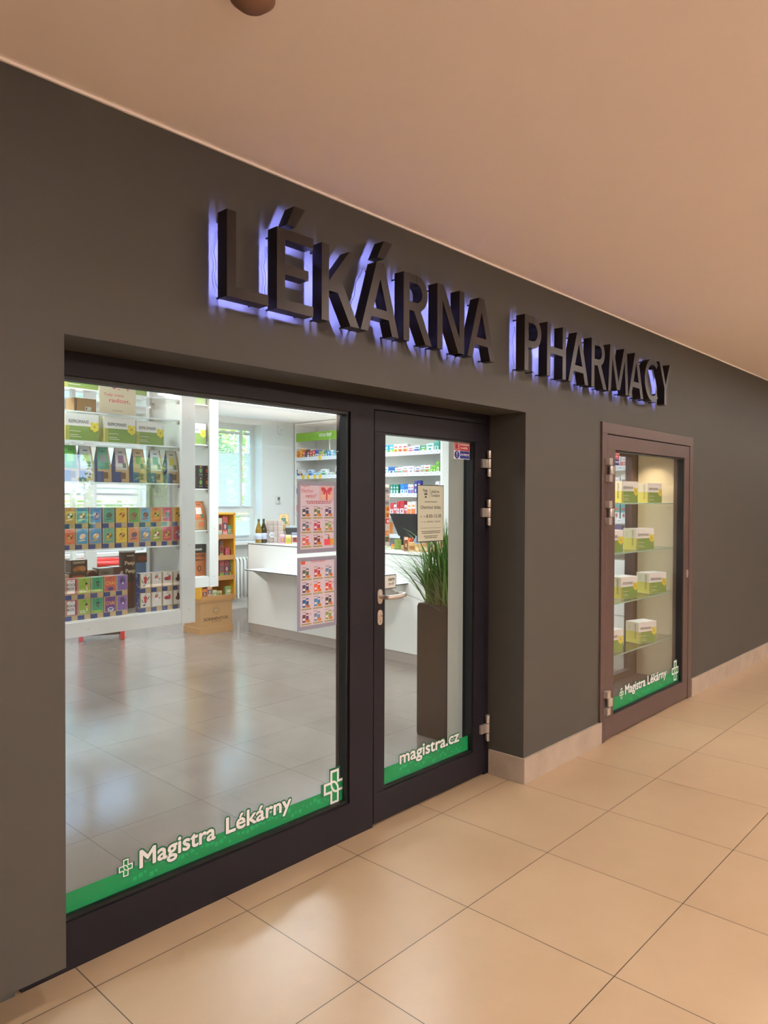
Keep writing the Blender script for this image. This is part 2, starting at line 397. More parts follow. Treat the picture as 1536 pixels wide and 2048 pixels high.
def tree(loc, h, rad, label, seed):
    rnd = random.Random(seed)
    t = thing('tree', loc, label=label, cat='tree', group='trees outside the windows')
    b = MB(); b.tube([(0, 0, 0), (.1, 0, h * .35), (0, .1, h * .75)], [.18, .13, .05], M_BARK, 8)
    for k in range(5):
        a = rnd.random() * 6.28; z = h * (.3 + .1 * k)
        b.tube([(0.05, 0, z), (math.cos(a) * rad * .6, math.sin(a) * rad * .6, z + h * .2)], [.06, .02], M_BARK, 6)
    b.build('trunk', t)
    b = MB()
    cl = [(Vector((rnd.uniform(-1, 1) * rad * .7, rnd.uniform(-1, 1) * rad * .7, h * .62 + rnd.uniform(-1, 1) * h * .3)), rnd.uniform(.35, .6) * rad) for _ in range(16)]
    for c, r in cl:
        for _ in range(260):
            d = Vector((rnd.gauss(0, 1), rnd.gauss(0, 1), rnd.gauss(0, 1))).normalized() * r * rnd.uniform(.55, 1)
            p = c + d; u = Vector((rnd.gauss(0, 1), rnd.gauss(0, 1), rnd.gauss(0, 1))).normalized(); w = u.orthogonal().normalized(); s_ = rnd.uniform(.06, .14)
            b.face([p - u * s_, p + w * s_ * .6, p + u * s_, p - w * s_ * .6], rnd.choice(M_LEAF))
    b.build('crown', t)
tree((5.2, 15.5, -.4), 5.6, 2.6, 'leafy tree outside behind the left back window', 1)
tree((8.9, 15.0, -.4), 5.2, 2.4, 'leafy tree outside behind the right back window', 2)
tree((12.0, 17.5, -.4), 6.0, 2.6, 'tall leafy tree farther right outside the back windows', 3)
pm = lambda u, v, Y: (aty(u, v, 2 * YG - Y).x, Y)
for k, (u, Y, h, rr, lb) in enumerate(((310, -17.5, 4.4, 2.6, 'yellowish green tree mirrored beside the tea boxes in the window'), (352, -19, 5.2, 2.6, 'green tree mirrored next to the white post'), (125, -20, 1.9, 1.7, 'low shrubby tree mirrored at the left edge of the glass'), (180, -23, 1.6, 2.0, 'low bush mirrored over the blue tea boxes'))):
    x, y = pm(u, 1000, Y); tree((x, y, -.4), h, rr, lb, 10 + k)
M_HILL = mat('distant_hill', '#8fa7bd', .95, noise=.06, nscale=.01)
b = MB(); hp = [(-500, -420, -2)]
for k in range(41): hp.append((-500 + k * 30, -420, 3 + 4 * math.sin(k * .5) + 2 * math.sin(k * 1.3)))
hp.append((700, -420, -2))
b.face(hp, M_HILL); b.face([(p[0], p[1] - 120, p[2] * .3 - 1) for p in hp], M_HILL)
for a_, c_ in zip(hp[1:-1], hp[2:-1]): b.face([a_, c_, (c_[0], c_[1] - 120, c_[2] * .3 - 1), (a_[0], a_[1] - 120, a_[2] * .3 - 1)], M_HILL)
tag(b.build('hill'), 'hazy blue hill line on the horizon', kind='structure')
M_RED = mat('chimney_red', '#d8574a', .7, noise=.05); M_CWH = mat('chimney_white', '#e9e9ec', .7, noise=.05)
for k, u in enumerate((138, 157)):
    x, y = pm(u, 1000, -180); ht = 1.6 + H
    b = MB(); prof = [(.5 - .01 * j, -1 + (ht + 1) * j / 7) for j in range(8)]
    b.lathe(prof, M_RED, 14, mats=[M_RED if j % 2 == 0 else M_CWH for j in range(8)])
    tag(b.build('chimney', loc=(x, y, 0)), ['red and white banded chimney mirrored far left in the window', 'red and white banded chimney mirrored right beside its twin'][k], 'chimney', 'banded chimneys')

# ------------------------------------------------------------------ shop front glazing
r_ = thing('window_3', label='large fixed shop window with dark brown frame left of the door', kind='structure')
b = MB()
y0, y1 = YF, 2.50
b.box(.90, 2.518, y0, y1, 1.985, ZO, M_FRAME); b.box(.90, 2.518, y0, y1, 0, .163, M_FRAME)
b.box(2.362, 2.518, y0, y1, .163, 1.985, M_FRAME); b.box(.90, .97, y0, y1, .163, 1.985, M_FRAME)
b.build('window_frame', r_)
b = MB()
for q in ((.97, 2.362, 1.972, 1.985), (.97, 2.362, .163, .176), (2.348, 2.362, .176, 1.972), (.97, .984, .176, 1.972)): b.box(q[0], q[1], y0 + .012, YG + .02, q[2], q[3], M_GASKET)
b.build('gasket', r_)
b = MB(); b.box(.975, 2.357, YG, YG + .008, .168, 1.98, M_GLASS); b.build('pane', r_)

r_ = thing('door_1', label='glazed dark brown shop entrance door', kind='structure')
b = MB()
b.box(2.518, 3.483, y0 + .002, 2.555, 2.012, ZO, M_FRAME); b.box(3.445, 3.483, y0 + .004, 2.555, 0, 2.012, M_FRAME)
b.build('door_frame', r_)
b = MB()
b.box(2.523, 3.44, y0, 2.485, 1.905, 2.008, M_FRAME); b.box(2.523, 3.44, y0, 2.485, .012, .155, M_FRAME)
b.box(2.523, 2.60, y0, 2.485, .155, 1.905, M_FRAME); b.box(3.338, 3.44, y0, 2.485, .155, 1.905, M_FRAME)
b.build('door_leaf', r_, bevel=.002)
b = MB()
for q in ((2.60, 3.338, 1.899, 1.905), (2.60, 3.338, .155, .165), (2.60, 2.606, .165, 1.899), (3.333, 3.338, .165, 1.899)): b.box(q[0], q[1], y0 + .012, YG + .02, q[2], q[3], M_GASKET)
b.build('gasket', r_)
b = MB(); b.box(2.603, 3.334, YG, YG + .008, .16, 1.90, M_GLASS); b.build('pane', r_)
# handle
def stadium(cx, cz, rx, rz, n=8):
    o = []
    for k in range(n + 1): a = PI * k / n; o.append((cx + rx * math.cos(a), cz + rz - rx + rx * math.sin(a)))
    for k in range(n + 1): a = PI + PI * k / n; o.append((cx + rx * math.cos(a), cz - rz + rx + rx * math.sin(a)))
    return o
b = MB(); b.prism(stadium(2.558, 1.111, .0165, .036), y0 - .009, y0, M_STEEL); e = b.build('handle_plate', r_, bevel=.002)
b = MB()
b.tube([(2.558, y0 - .005, 1.111), (2.558, y0 - .052, 1.111), (2.563, y0 - .062, 1.111), (2.573, y0 - .066, 1.111), (2.63, y0 - .066, 1.111), (2.668, y0 - .060, 1.112), (2.69, y0 - .050, 1.112), (2.699, y0 - .034, 1.112), (2.69, y0 - .02, 1.112), (2.672, y0 - .014, 1.112)], .0105, M_STEEL, 14)
b.build('door_handle', r_)
b = MB(); b.prism(stadium(2.558, 1.010, .0165, .037), y0 - .009, y0, M_STEEL); lk = b.build('lock_plate', r_, bevel=.002)
b = MB(); b.prism(stadium(2.558, 1.013, .0085, .015), y0 - .0125, y0 - .009, M_STEEL); b.box(2.555, 2.568, y0 - .0135, y0 - .0125, 1.016, 1.019, M_BLACK); b.box(2.5565, 2.5585, y0 - .0098, y0 - .009, .985, 1.0, M_BLACK); b.build('lock_cylinder', r_)
def hinge(root, x, z, y, s=1.0, flip=1, three=True):
    h = None
    b = MB()
    b.tube([(x, y - .018, z - .026 * s), (x, y - .018, z + .026 * s)], .011 * s, M_STEEL, 16)
    if flip > 0: b.box(x - .058 * s, x - .002, y - .016, y, z - .025 * s, z + .025 * s, M_STEEL)
    else: b.box(x + .002, x + .03 * s, y - .03, y, z - .025 * s, z + .025 * s, M_STEEL)
    h = b.build('hinge', root, bevel=.0012)
    for zz in (z + .052 * s, z - .052 * s):
        b = MB()
        b.tube([(x, y - .018, zz - .022 * s), (x, y - .018, zz + .022 * s)], .011 * s, M_STEEL, 16)
        b.box(x, x + .028 * s * flip if flip > 0 else x + .002, y - .012, y, zz - .02 * s, zz + .02 * s, M_STEEL) if flip > 0 else b.box(x - .04 * s, x - .001, y - .03, y, zz - .021 * s, zz + .021 * s, M_STEEL)
        b.build('hinge_knuckle', h, bevel=.001)
for z in (1.787, 1.508, .272): hinge(r_, 3.452, z, y0)

# display case door in the wall
DX0, DX1, DZ1 = 4.39, 5.972, 2.088
r_ = thing('door_2', label='narrow brown framed glass display door right of the entrance', kind='structure')
b = MB(); y0 = YW - .012
b.box(DX0, DX1, y0, 2.26, DZ1 - .072, DZ1, M_FRAME2); b.box(DX0, DX0 + .072, y0, 2.26, 0, DZ1 - .072, M_FRAME2); b.box(DX1 - .07, DX1, y0, 2.26, 0, DZ1 - .072, M_FRAME2)
b.build('door_frame', r_, bevel=.002)
b = MB(); xl0, xl1 = DX0 + .078, DX1 - .075
b.box(xl0, xl1, y0 + .003, 2.25, 1.915, DZ1 - .078, M_FRAME2); b.box(xl0, xl1, y0 + .003, 2.25, .012, .150, M_FRAME2)
b.box(xl0, 4.585, y0 + .003, 2.25, .150, 1.915, M_FRAME2); b.box(5.80, xl1, y0 + .003, 2.25, .150, 1.915, M_FRAME2)
b.build('door_leaf', r_, bevel=.002)
b = MB()
for q in ((4.585, 5.80, 1.905, 1.915), (4.585, 5.80, .150, .160), (4.585, 4.59, .16, 1.905), (5.79, 5.80, .16, 1.905)): b.box(q[0], q[1], y0 + .012, 2.215, q[2], q[3], M_GASKET)
b.build('gasket', r_)
b = MB(); b.box(4.588, 5.797, 2.195, 2.203, .155, 1.91, M_GLASS); b.build('pane', r_)
for z in (1.778, 1.50, .26): hinge(r_, 4.475, z, y0, 1.05, flip=-1)
b = MB(); b.prism(stadium(5.86, 1.005, .012, .032), y0 - .006, y0 + .003, M_STEEL); lk = b.build('lock_plate', r_)
b = MB(); b.prism(stadium(5.86, 1.01, .006, .012), y0 - .009, y0 - .006, M_STEEL); b.build('lock_cylinder', lk)
# display case interior
M_BEIGE = mat('cream_panel', '#cfc4a8', .6, noise=.03)
r_ = thing('display_case', (0, 0, 0), label='lit built-in display case with glass shelves of medicine boxes', cat='display case')
b = MB(); b.box(5.845, 5.965, 2.262, 2.56, .0, 2.07, M_FRAME2, {'left': M_BEIGE}); b.build('side_panel', r_)
b = MB(); b.box(4.395, 4.47, 2.262, 2.56, .0, 2.07, M_FRAME2, {'right': M_BEIGE}); b.build('side_panel', r_)
b = MB(); b.box(4.47, 5.845, 2.262, 2.69, .0, .15, M_FRAME2); b.build('base', r_)
b = MB(); b.box(4.47, 5.845, 2.262, 2.69, 2.03, 2.07, M_BEIGE); b.build('top_panel', r_)
b = MB(); b.box(4.47, 5.965, 2.565, 2.62, 1.94, 2.03, M_FRAME2); b.box(4.47, 5.965, 2.565, 2.62, .15, .20, M_FRAME2); b.box(5.735, 5.965, 2.565, 2.62, .2, 1.94, M_FRAME2); b.box(4.47, 4.55, 2.565, 2.62, .2, 1.94, M_FRAME2); b.build('back_frame', r_)
b = MB(); b.box(4.55, 5.735, 2.59, 2.596, .2, 1.94, M_GLASS); b.build('back_pane', r_)
SHZ = (1.555, 1.205, .855, .495)
for z in SHZ:
    b = MB(); b.box(4.475, 5.84, 2.25, 2.555, z, z + .008, M_SGLASS, {'front': M_GEDGE}); b.build('glass_shelf', r_)
b = MB(); b.lathe([(.03, 0), (.034, -.008), (.02, -.010)], M_STEEL, 16); b.build('spot_fitting', r_, loc=(5.55, 2.42, 2.03))
l = bpy.data.lights.new('display_spot', 'SPOT'); l.energy = 9; l.color = (1, .80, .52); l.spot_size = math.radians(75); l.spot_blend = .6; l.shadow_soft_size = .02
o = bpy.data.objects.new('display_spot', l); COL.objects.link(o); o.location = (5.60, 2.42, 2.012); o.rotation_euler = (0, math.radians(-22), 0)
area('display_strip', (4.9, 2.42, 2.02), .5, 5, (1, .86, .66), sizey=.2)

# ------------------------------------------------------------------ illuminated letters
YLF, YLB = 2.087, 2.141
Z0, ZT = 2.270, 2.565
HH = ZT - Z0
M_LED = mat('violet_led', '#000000', emit='#6f78ff', estr=1.0)
M_LED.node_tree.nodes['Principled BSDF'].inputs['Emission Color'].default_value = (.26, .29, 1.0, 1)
M_LED.node_tree.nodes['Principled BSDF'].inputs['Emission Strength'].default_value = 300
def bar(x0, z0, x1, z1): return [(x0, z0), (x1, z0), (x1, z1), (x0, z1)]
def diag(xb, zb, xt, zt, w): return [(xb - w / 2, zb), (xb + w / 2, zb), (xt + w / 2, zt), (xt - w / 2, zt)]
def arc(cx, cz, rx, rz, a0, a1, s, n=12):
    out = []
    P = [(cx + rx * math.cos(math.radians(a0 + (a1 - a0) * k / n)), cz + rz * math.sin(math.radians(a0 + (a1 - a0) * k / n)),
          cx + (rx - s) * math.cos(math.radians(a0 + (a1 - a0) * k / n)), cz + (rz - s) * math.sin(math.radians(a0 + (a1 - a0) * k / n))) for k in range(n + 1)]
    for p, q in zip(P, P[1:]): out.append([(p[2], p[3]), (p[0], p[1]), (q[0], q[1]), (q[2], q[3])])
    return out
s = .038
def letter(ch, w):
    h = HH
    if ch == 'L': return [bar(0, 0, s, h), bar(s, 0, w, s)]
    if ch == 'E': return [bar(0, 0, s, h), bar(s, 0, w, s), bar(s, h - s, w, h), bar(s, h * .5 - s * .45, w * .86, h * .5 + s * .5)]
    if ch == 'K': return [bar(0, 0, s, h), diag(w - .02, 0, s + .045, h * .56, .05) , [(s - .002, h * .40), (s + .03, h * .40), (w - .002, h), (w - .052, h), (s - .002, h * .52)], [(s - .002, h * .40), (s + .085, h * .40), (s + .05, h * .60), (s - .002, h * .52)]]
    if ch == 'A': return [[(0, 0), (.042, 0), (w / 2 + .022, h), (w / 2 - .022, h)], [(w - .042, 0), (w, 0), (w / 2 + .022, h), (w / 2 - .022, h)], bar(w * .22, h * .22, w * .78, h * .22 + .036)]
    if ch == 'N': return [bar(0, 0, s, h), bar(w - s, 0, w, h), [(w - .046, 0), (w, 0), (.046, h), (0, h)]]
    if ch == 'H': return [bar(0, 0, s, h), bar(w - s, 0, w, h), bar(s, h * .5 - s / 2, w - s, h * .5 + s / 2)]
    if ch == 'P':
        r = h * .29; return [bar(0, 0, s, h), bar(s, h - s, w - r, h), bar(s, h - 2 * r, w - r, h - 2 * r + s)] + arc(w - r, h - r, r, r, -90, 90, s)
    if ch == 'R':
        r = h * .27; x = w - .03
        return [bar(0, 0, s, h), bar(s, h - s, x - r, h), bar(s, h - 2 * r, x - r, h - 2 * r + s), [(w - .045, 0), (w, 0), (x - r + .03, h - 2 * r + .01), (x - r - .02, h - 2 * r + .01)]] + arc(x - r, h - r, r, r, -90, 90, s)
    if ch == 'M': return [[(0, 0), (.038, 0), (.064, h), (.026, h)], [(w - .038, 0), (w, 0), (w - .026, h), (w - .064, h)], [(w / 2 - .022, .02), (w / 2 + .018, .02), (.066, h), (.028, h)], [(w / 2 - .018, .02), (w / 2 + .022, .02), (w - .028, h), (w - .066, h)]]
    if ch == 'C': return arc(w * .62, h / 2, w * .62, h / 2, 52, 308, s, 20)
    if ch == 'Y': return [bar(w / 2 - s / 2, 0, w / 2 + s / 2, h * .42), [(w / 2 - s / 2, h * .40), (w / 2 + .012, h * .40), (.044, h), (0, h)], [(w / 2 - .012, h * .40), (w / 2 + s / 2, h * .40), (w, h), (w - .044, h)]]
LET = [('L', 1.458, 1.635, 0), ('E', 1.674, 1.849, 1), ('K', 1.892, 2.092, 0), ('A', 2.105, 2.336, 1), ('R', 2.368, 2.560, 0), ('N', 2.600, 2.804, 0), ('A', 2.83, 3.061, 0),
       ('P', 3.337, 3.504, 0), ('H', 3.567, 3.776, 0), ('A', 3.806, 4.048, 0), ('R', 4.088, 4.29, 0), ('M', 4.31, 4.60, 0), ('A', 4.605, 4.835, 0), ('C', 4.856, 5.075, 0), ('Y', 5.10, 5.33, 0)]
ordw = ['first', 'second', 'third', 'fourth', 'fifth', 'sixth', 'seventh', 'eighth', 'ninth', 'tenth', 'eleventh', 'twelfth']
for i, (ch, x0, x1, acc) in enumerate(LET):
    w = x1 - x0; shp = letter(ch, w)
    if acc:
        xa_ = (.045, .115) if ch == 'E' else (w / 2 - .02, w / 2 + .055)
        shp = shp + [[(xa_[0] - .0, h_) for h_ in ()] or [(xa_[0], HH + .018), (xa_[0] + .040, HH + .018), (xa_[1] + .018, HH + .095), (xa_[1] - .035, HH + .095)]]
    word, k = ('LÉKÁRNA', i) if i < 7 else ('PHARMACY', i - 7)
    nm = word[k]
    t = thing('sign_letter', (x0, YLF, Z0), label='dark bronze backlit letter %s, %s letter of the word %s' % (nm, ordw[k], word), cat='sign letter', group='backlit letters of the shop sign')
    b = MB()
    for j, p in enumerate(shp): b.prism(p, -j * 6e-5, YLB - YLF, M_LETTER, hollow=True)
    b.build('letter_body', t)
    b = MB()
    for p in shp:
        # a narrow strip of diodes runs along the middle of each stroke, deep inside the hollow letter
        q4 = [Vector((q[0], q[1])) for q in p[:4]]
        e0 = (q4[1] - q4[0]).length + (q4[3] - q4[2]).length; e1 = (q4[2] - q4[1]).length + (q4[0] - q4[3]).length
        if e0 > e1: q4 = q4[1:] + q4[:1]
        if max(e0, e1) < .10: q4 = q4[1:] + q4[:1]
        A_, B_2 = (q4[0] + q4[1]) / 2, (q4[2] + q4[3]) / 2; ax = (B_2 - A_)
        if max(e0, e1) >= .10: A_ = A_ + ax * .08; B_2 = B_2 - ax * .08
        nn = Vector((-ax.y, ax.x)).normalized() * .0045
        pp = [A_ + nn, A_ - nn, B_2 - nn, B_2 + nn]
        if (pp[1] - pp[0]).cross(pp[2] - pp[1]) < 0: pp.reverse()
        b.face([(q[0], YLB - YLF - .042, q[1]) for q in reversed(pp)], M_LED)
    b.build('led_backlight', t)
    for (px, pz) in ((s * .5, .01), (w - s * .6, .01), (w * .5 if ch in 'AY' else s * .5, HH - .02)):
        if ch == 'C': px = w * .4
        b = MB(); b.tube([(px, YLB - YLF - .02, pz), (px, YW - YLF, pz)], .004, M_BLACK, 6); b.build('mounting_pin', t)
    if i in (0, 1, 3, 7):
        zc_ = HH * (.82 if i != 3 else .95); sl = .07 if i == 3 else 0
        b = MB(); b.tube([(.012 + sl * (1 - q / 8) + .006 * math.sin(q * 1.7) - .010 * math.sin(PI * q / 8), YW - YLF - .012, zc_ - q * .026) for q in range(9)], .0013, mat('grey_cable', '#2c2c34', .5, noise=.05), 6); b.build('cable', t)

# ------------------------------------------------------------------ things stuck on the glass
GREEN, DGREEN, OFFW = C('#067d48'), C('#0b5a3e'), C('#f4f0f2')
M_GSQ = C('#1b9860')
def cross(b, cx, cz, R_, y, mo, mi, lw, out=None):
    # two interlocking outlined crosses -> emblem
    a = R_ * .34
    def plus(k, dx, dz): 
        q = a * k; RR = R_ * k if k == 1 else R_ - (a - q)
        return [(cx - q, cz - RR), (cx + q, cz - RR), (cx + q, cz - q), (cx + RR * .86, cz - q), (cx + RR * .86, cz + q), (cx + q, cz + q), (cx + q, cz + RR), (cx - q, cz + RR), (cx - q, cz + q), (cx - RR * .86, cz + q), (cx - RR * .86, cz - q), (cx - q, cz - q)]
    if out: 
        k = 1.28; b.poly([(cx + (p[0] - cx) * k, cz + (p[1] - cz) * 1.12) for p in plus(1, 0, 0)], y + .0002, out)
    b.poly(plus(1, 0, 0), y, mo)
    q = a - lw
    b.poly([(cx - q, cz - R_ + lw), (cx + q, cz - R_ + lw), (cx + q, cz - q), (cx + R_ * .86 - lw, cz - q), (cx + R_ * .86 - lw, cz + q), (cx + q, cz + q), (cx + q, cz + R_ - lw), (cx - q, cz + R_ - lw), (cx - q, cz + q), (cx - R_ * .86 + lw, cz + q), (cx - R_ * .86 + lw, cz - q), (cx - q, cz - q)], y - .0002, mi)
    b.ell(cx, cz, a * .78, a * 1.25, y - .0004, mo, 18, math.radians(35)); b.ell(cx, cz, a * .78 - lw * .9, a * 1.25 - lw * .9, y - .0006, mi, 18, math.radians(35))
def squares(b, x0, x1, z0, z1, y, n, seed):
    rnd = random.Random(seed); st = (x1 - x0) / n
    for k in range(n):
        z = rnd.uniform(z0, z1 - .02); q = rnd.uniform(.4, .85) * min(st, .022)
        b.rect(x0 + k * st, x0 + k * st + q, z, z + q, y, M_GSQ)
def outlined(b, st, x, z, h, y, width, bold):
    for k in range(12):
        a = PI * k / 6; b.text(st, x + .0085 * math.cos(a), z + .0085 * math.sin(a), h, y + .0004 - k * .00001, DGREEN, 0, width)
    for k in range(8):
        a = PI * k / 4; b.text(st, x + .0022 * math.cos(a), z + .0022 * math.sin(a), h, y - k * .00001, OFFW, 0, width)
yd = YG - .0012
b = MB(); b.rect(.98, 2.35, .176, .245, yd + .0008, GREEN); squares(b, 1.3, 2.3, .185, .24, yd + .0006, 46, 3)
outlined(b, 'Magistra', 1.327, .232, .062, yd, .322, .028); outlined(b, 'Lékárny', 1.702, .232, .062, yd, .335, .028)
cross(b, 1.272, .2535, .031, yd, OFFW, GREEN, .0042, DGREEN); cross(b, 2.298, .253, .078, yd, OFFW, GREEN, .0115, DGREEN)
tag(b.build('window_decal'), 'wide green lettering band with white text along the bottom of the big window', 'decal', 'green glass lettering bands')
b = MB(); b.rect(2.607, 3.332, .166, .247, yd + .0008, GREEN); squares(b, 2.75, 3.28, .175, .24, yd + .0006, 26, 5)
outlined(b, 'magistra.cz', 2.752, .236, .062, yd, .495, .028)
tag(b.build('window_decal'), 'green band reading magistra.cz on the bottom of the door glass', 'decal', 'green glass lettering bands')
yd2 = 2.195 - .0012
b = MB(); b.rect(4.59, 5.79, .16, .248, yd2 + .0008, GREEN); squares(b, 4.9, 5.7, .17, .24, yd2 + .0006, 34, 8)
outlined(b, 'Magistra', 4.83, .235, .062, yd2, .335, .028); outlined(b, 'Lékárny', 5.205, .235, .062, yd2, .345, .028)
cross(b, 4.772, .252, .036, yd2, OFFW, GREEN, .005, DGREEN); cross(b, 5.725, .25, .078, yd2, OFFW, GREEN, .0115, DGREEN)
tag(b.build('window_decal'), 'green lettering band across the bottom of the display case door', 'decal', 'green glass lettering bands')

# fire door stickers
def fire(x0, x1, z0, z1, y, label, full=True):
    b = MB(); b.rect(x0, x1, z0, z1, y, C('#e9e6ea')); zm = (z0 + z1) / 2
    RD, BL, WH = C('#a81522'), C('#1c2a7c'), C('#f2eef0')
    xs = x0 + (x1 - x0) * (.36 if full else .02)
    b.rect(xs + .002, x1 - .003, zm + .001, z1 - .003, y - .0002, RD); b.rect(xs + .002, x1 - .003, z0 + .003, zm - .001, y - .0002, BL)
    w = x1 - xs - .014
    b.text('POŽÁRNÍ', xs + .008, zm + .029, .010, y - .0004, WH, .02, w); b.text('DVEŘE', xs + .012, zm + .010, .010, y - .0004, WH, .02, w * .8)
    b.text('ZAVÍREJTE', xs + .005, z0 + .020, .010, y - .0004, WH, .02, w + .004)
    if full:
        b.rect(x0 + .003, xs - .001, zm + .001, z1 - .003, y - .0002, RD)
        for q in ((x0 + .009, x0 + .032, z1 - .010, z1 - .008), (x0 + .009, x0 + .032, zm + .006, zm + .008), (x0 + .009, x0 + .011, zm + .006, z1 - .008)): b.rect(*q, y - .0004, WH)
        for k in range(4): b.ell(x0 + .040, zm + .010 + k * .010, .004, .0035, y - .0004, WH)
        b.ell(x0 + .027, (z0 + zm) / 2, .022, .022, y - .0002, BL, 20); b.poly([(x0 + .0255, z0 + .020), (x0 + .0285, z0 + .020), (x0 + .031, zm - .008), (x0 + .023, zm - .008)], y - .0004, WH); b.ell(x0 + .027, z0 + .014, .003, .003, y - .0004, WH)
    tag(b.build('safety_sticker'), label, 'sticker', 'red and blue fire door stickers')
fire(3.188, 3.331, 1.806, 1.898, yd, 'red and blue fire door sticker at the top of the entrance door glass')
fire(4.60, 4.705, 1.815, 1.908, yd2, 'small red and blue fire door sticker on the display case glass', False)

# opening hours sign
b = MB(); x0, x1, z0, z1 = 2.876, 3.096, 1.358, 1.657; DK = C('#26231f'); CR = C('#c2c6b4')
b.box(x0, x1, yd - .003, yd, z0, z1, DK); y = yd - .0033; b.rect(x0 + .004, x1 - .004, z0 + .004, z1 - .004, y, CR); y -= .0003
b.text('Lékárna', 2.985, 1.616, .016, y, DK, .01, .072); b.text('Tomášov', 2.985, 1.595, .016, y, DK, .01, .078)
b.rect(2.974, 2.9755, 1.588, 1.640, y, DK)
b.text('Tom', 2.920, 1.622, .012, y, DK, .04, .038); b.text('áš', 2.932, 1.605, .012, y, DK, .04, .026); b.ell(2.944, 1.594, .008, .005, y, DK)
for k in range(9): b.rect(2.937 + k * .0115, 2.937 + k * .0115 + .009, 1.566, 1.571, y, C('#5a5546'))
b.text('Otevírací doba:', 2.902, 1.532, .017, y, DK, .012, .170)
b.text('Po - Pá:', 2.900, 1.487, .009, y, DK, 0, .045); b.text('8.00-15.30', 2.950, 1.485, .017, y, DK, .012, .124)
b.text('So - Ne:', 2.907, 1.461, .007, y, DK, 0, .038); b.text('zavřeno | closed', 2.952, 1.460, .010, y, DK, .008, .112)
b.rect(2.902, 3.075, 1.430, 1.4315, y, DK)
rnd = random.Random(4)
for zz, a, c in ((1.411, 2.91, 3.07), (1.402, 2.915, 3.065), (1.386, 2.93, 3.045), (1.377, 2.94, 3.04)):
    x = a
    while x < c: ww = rnd.uniform(.006, .016); b.rect(x, min(x + ww, c), zz, zz + .0045, y, C('#4a463a')); x += ww + .003
tag(b.build('opening_hours_sign'), 'cream opening hours sign with dark border on the entrance door', 'sign')
# pull sign
b = MB(); x0, x1, z0, z1 = 2.607, 2.714, 1.136, 1.206
b.box(x0, x1, yd - .004, yd, z0, z1, DK); b.rect(x0 + .002, x1 - .004, z0 + .004, z1 - .004, yd - .0043, C('#d9dcd8'))
b.text('sem', 2.655, 1.176, .018, yd - .0046, DK, .02, .046); b.text('/pull', 2.655, 1.156, .013, yd - .0046, DK, .01, .040)
tag(b.build('pull_sign'), 'small white pull sign with black border just above the door handle', 'sign')
# payment stickers
b = MB(); x0, x1 = 2.607, 2.668; zt = 1.640
b.rect(x0, x1, 1.352, zt, yd, C('#c9cdcc'))
for k, (c1, c2, tx) in enumerate((('#2a3550', '#9aa5ae', 'VISA'), ('#2a3550', '#c9cdcc', 'V'), ('#2a3550', '#9aa5ae', 'VISA'), ('#c8912e', '#b34a2c', ''), ('#c8912e', '#b34a2c', ''), ('#b02a2a', '#e5d9d3', ''), ('#4a4f5a', '#c9cdcc', ')'), ('#d98a4a', '#b8b8b4', ''), ('#2f6a3f', '#a8302c', ''))):
    z = zt - .030 * (k + 1)
    b.rect(x0 + .03, x1 - .004, z, z + .026, yd - .0002, C(c2) if tx else C(c1))
    if tx: b.text(tx, x1 - .008, z + .008, .010, yd - .0004, C(c1), .02, None, align='r')
    else: b.ell(x1 - .014, z + .012, .008, .008, yd - .0004, C(c2))
tag(b.build('payment_sticker'), 'narrow vertical strip of card payment stickers at the door glass edge', 'sticker')

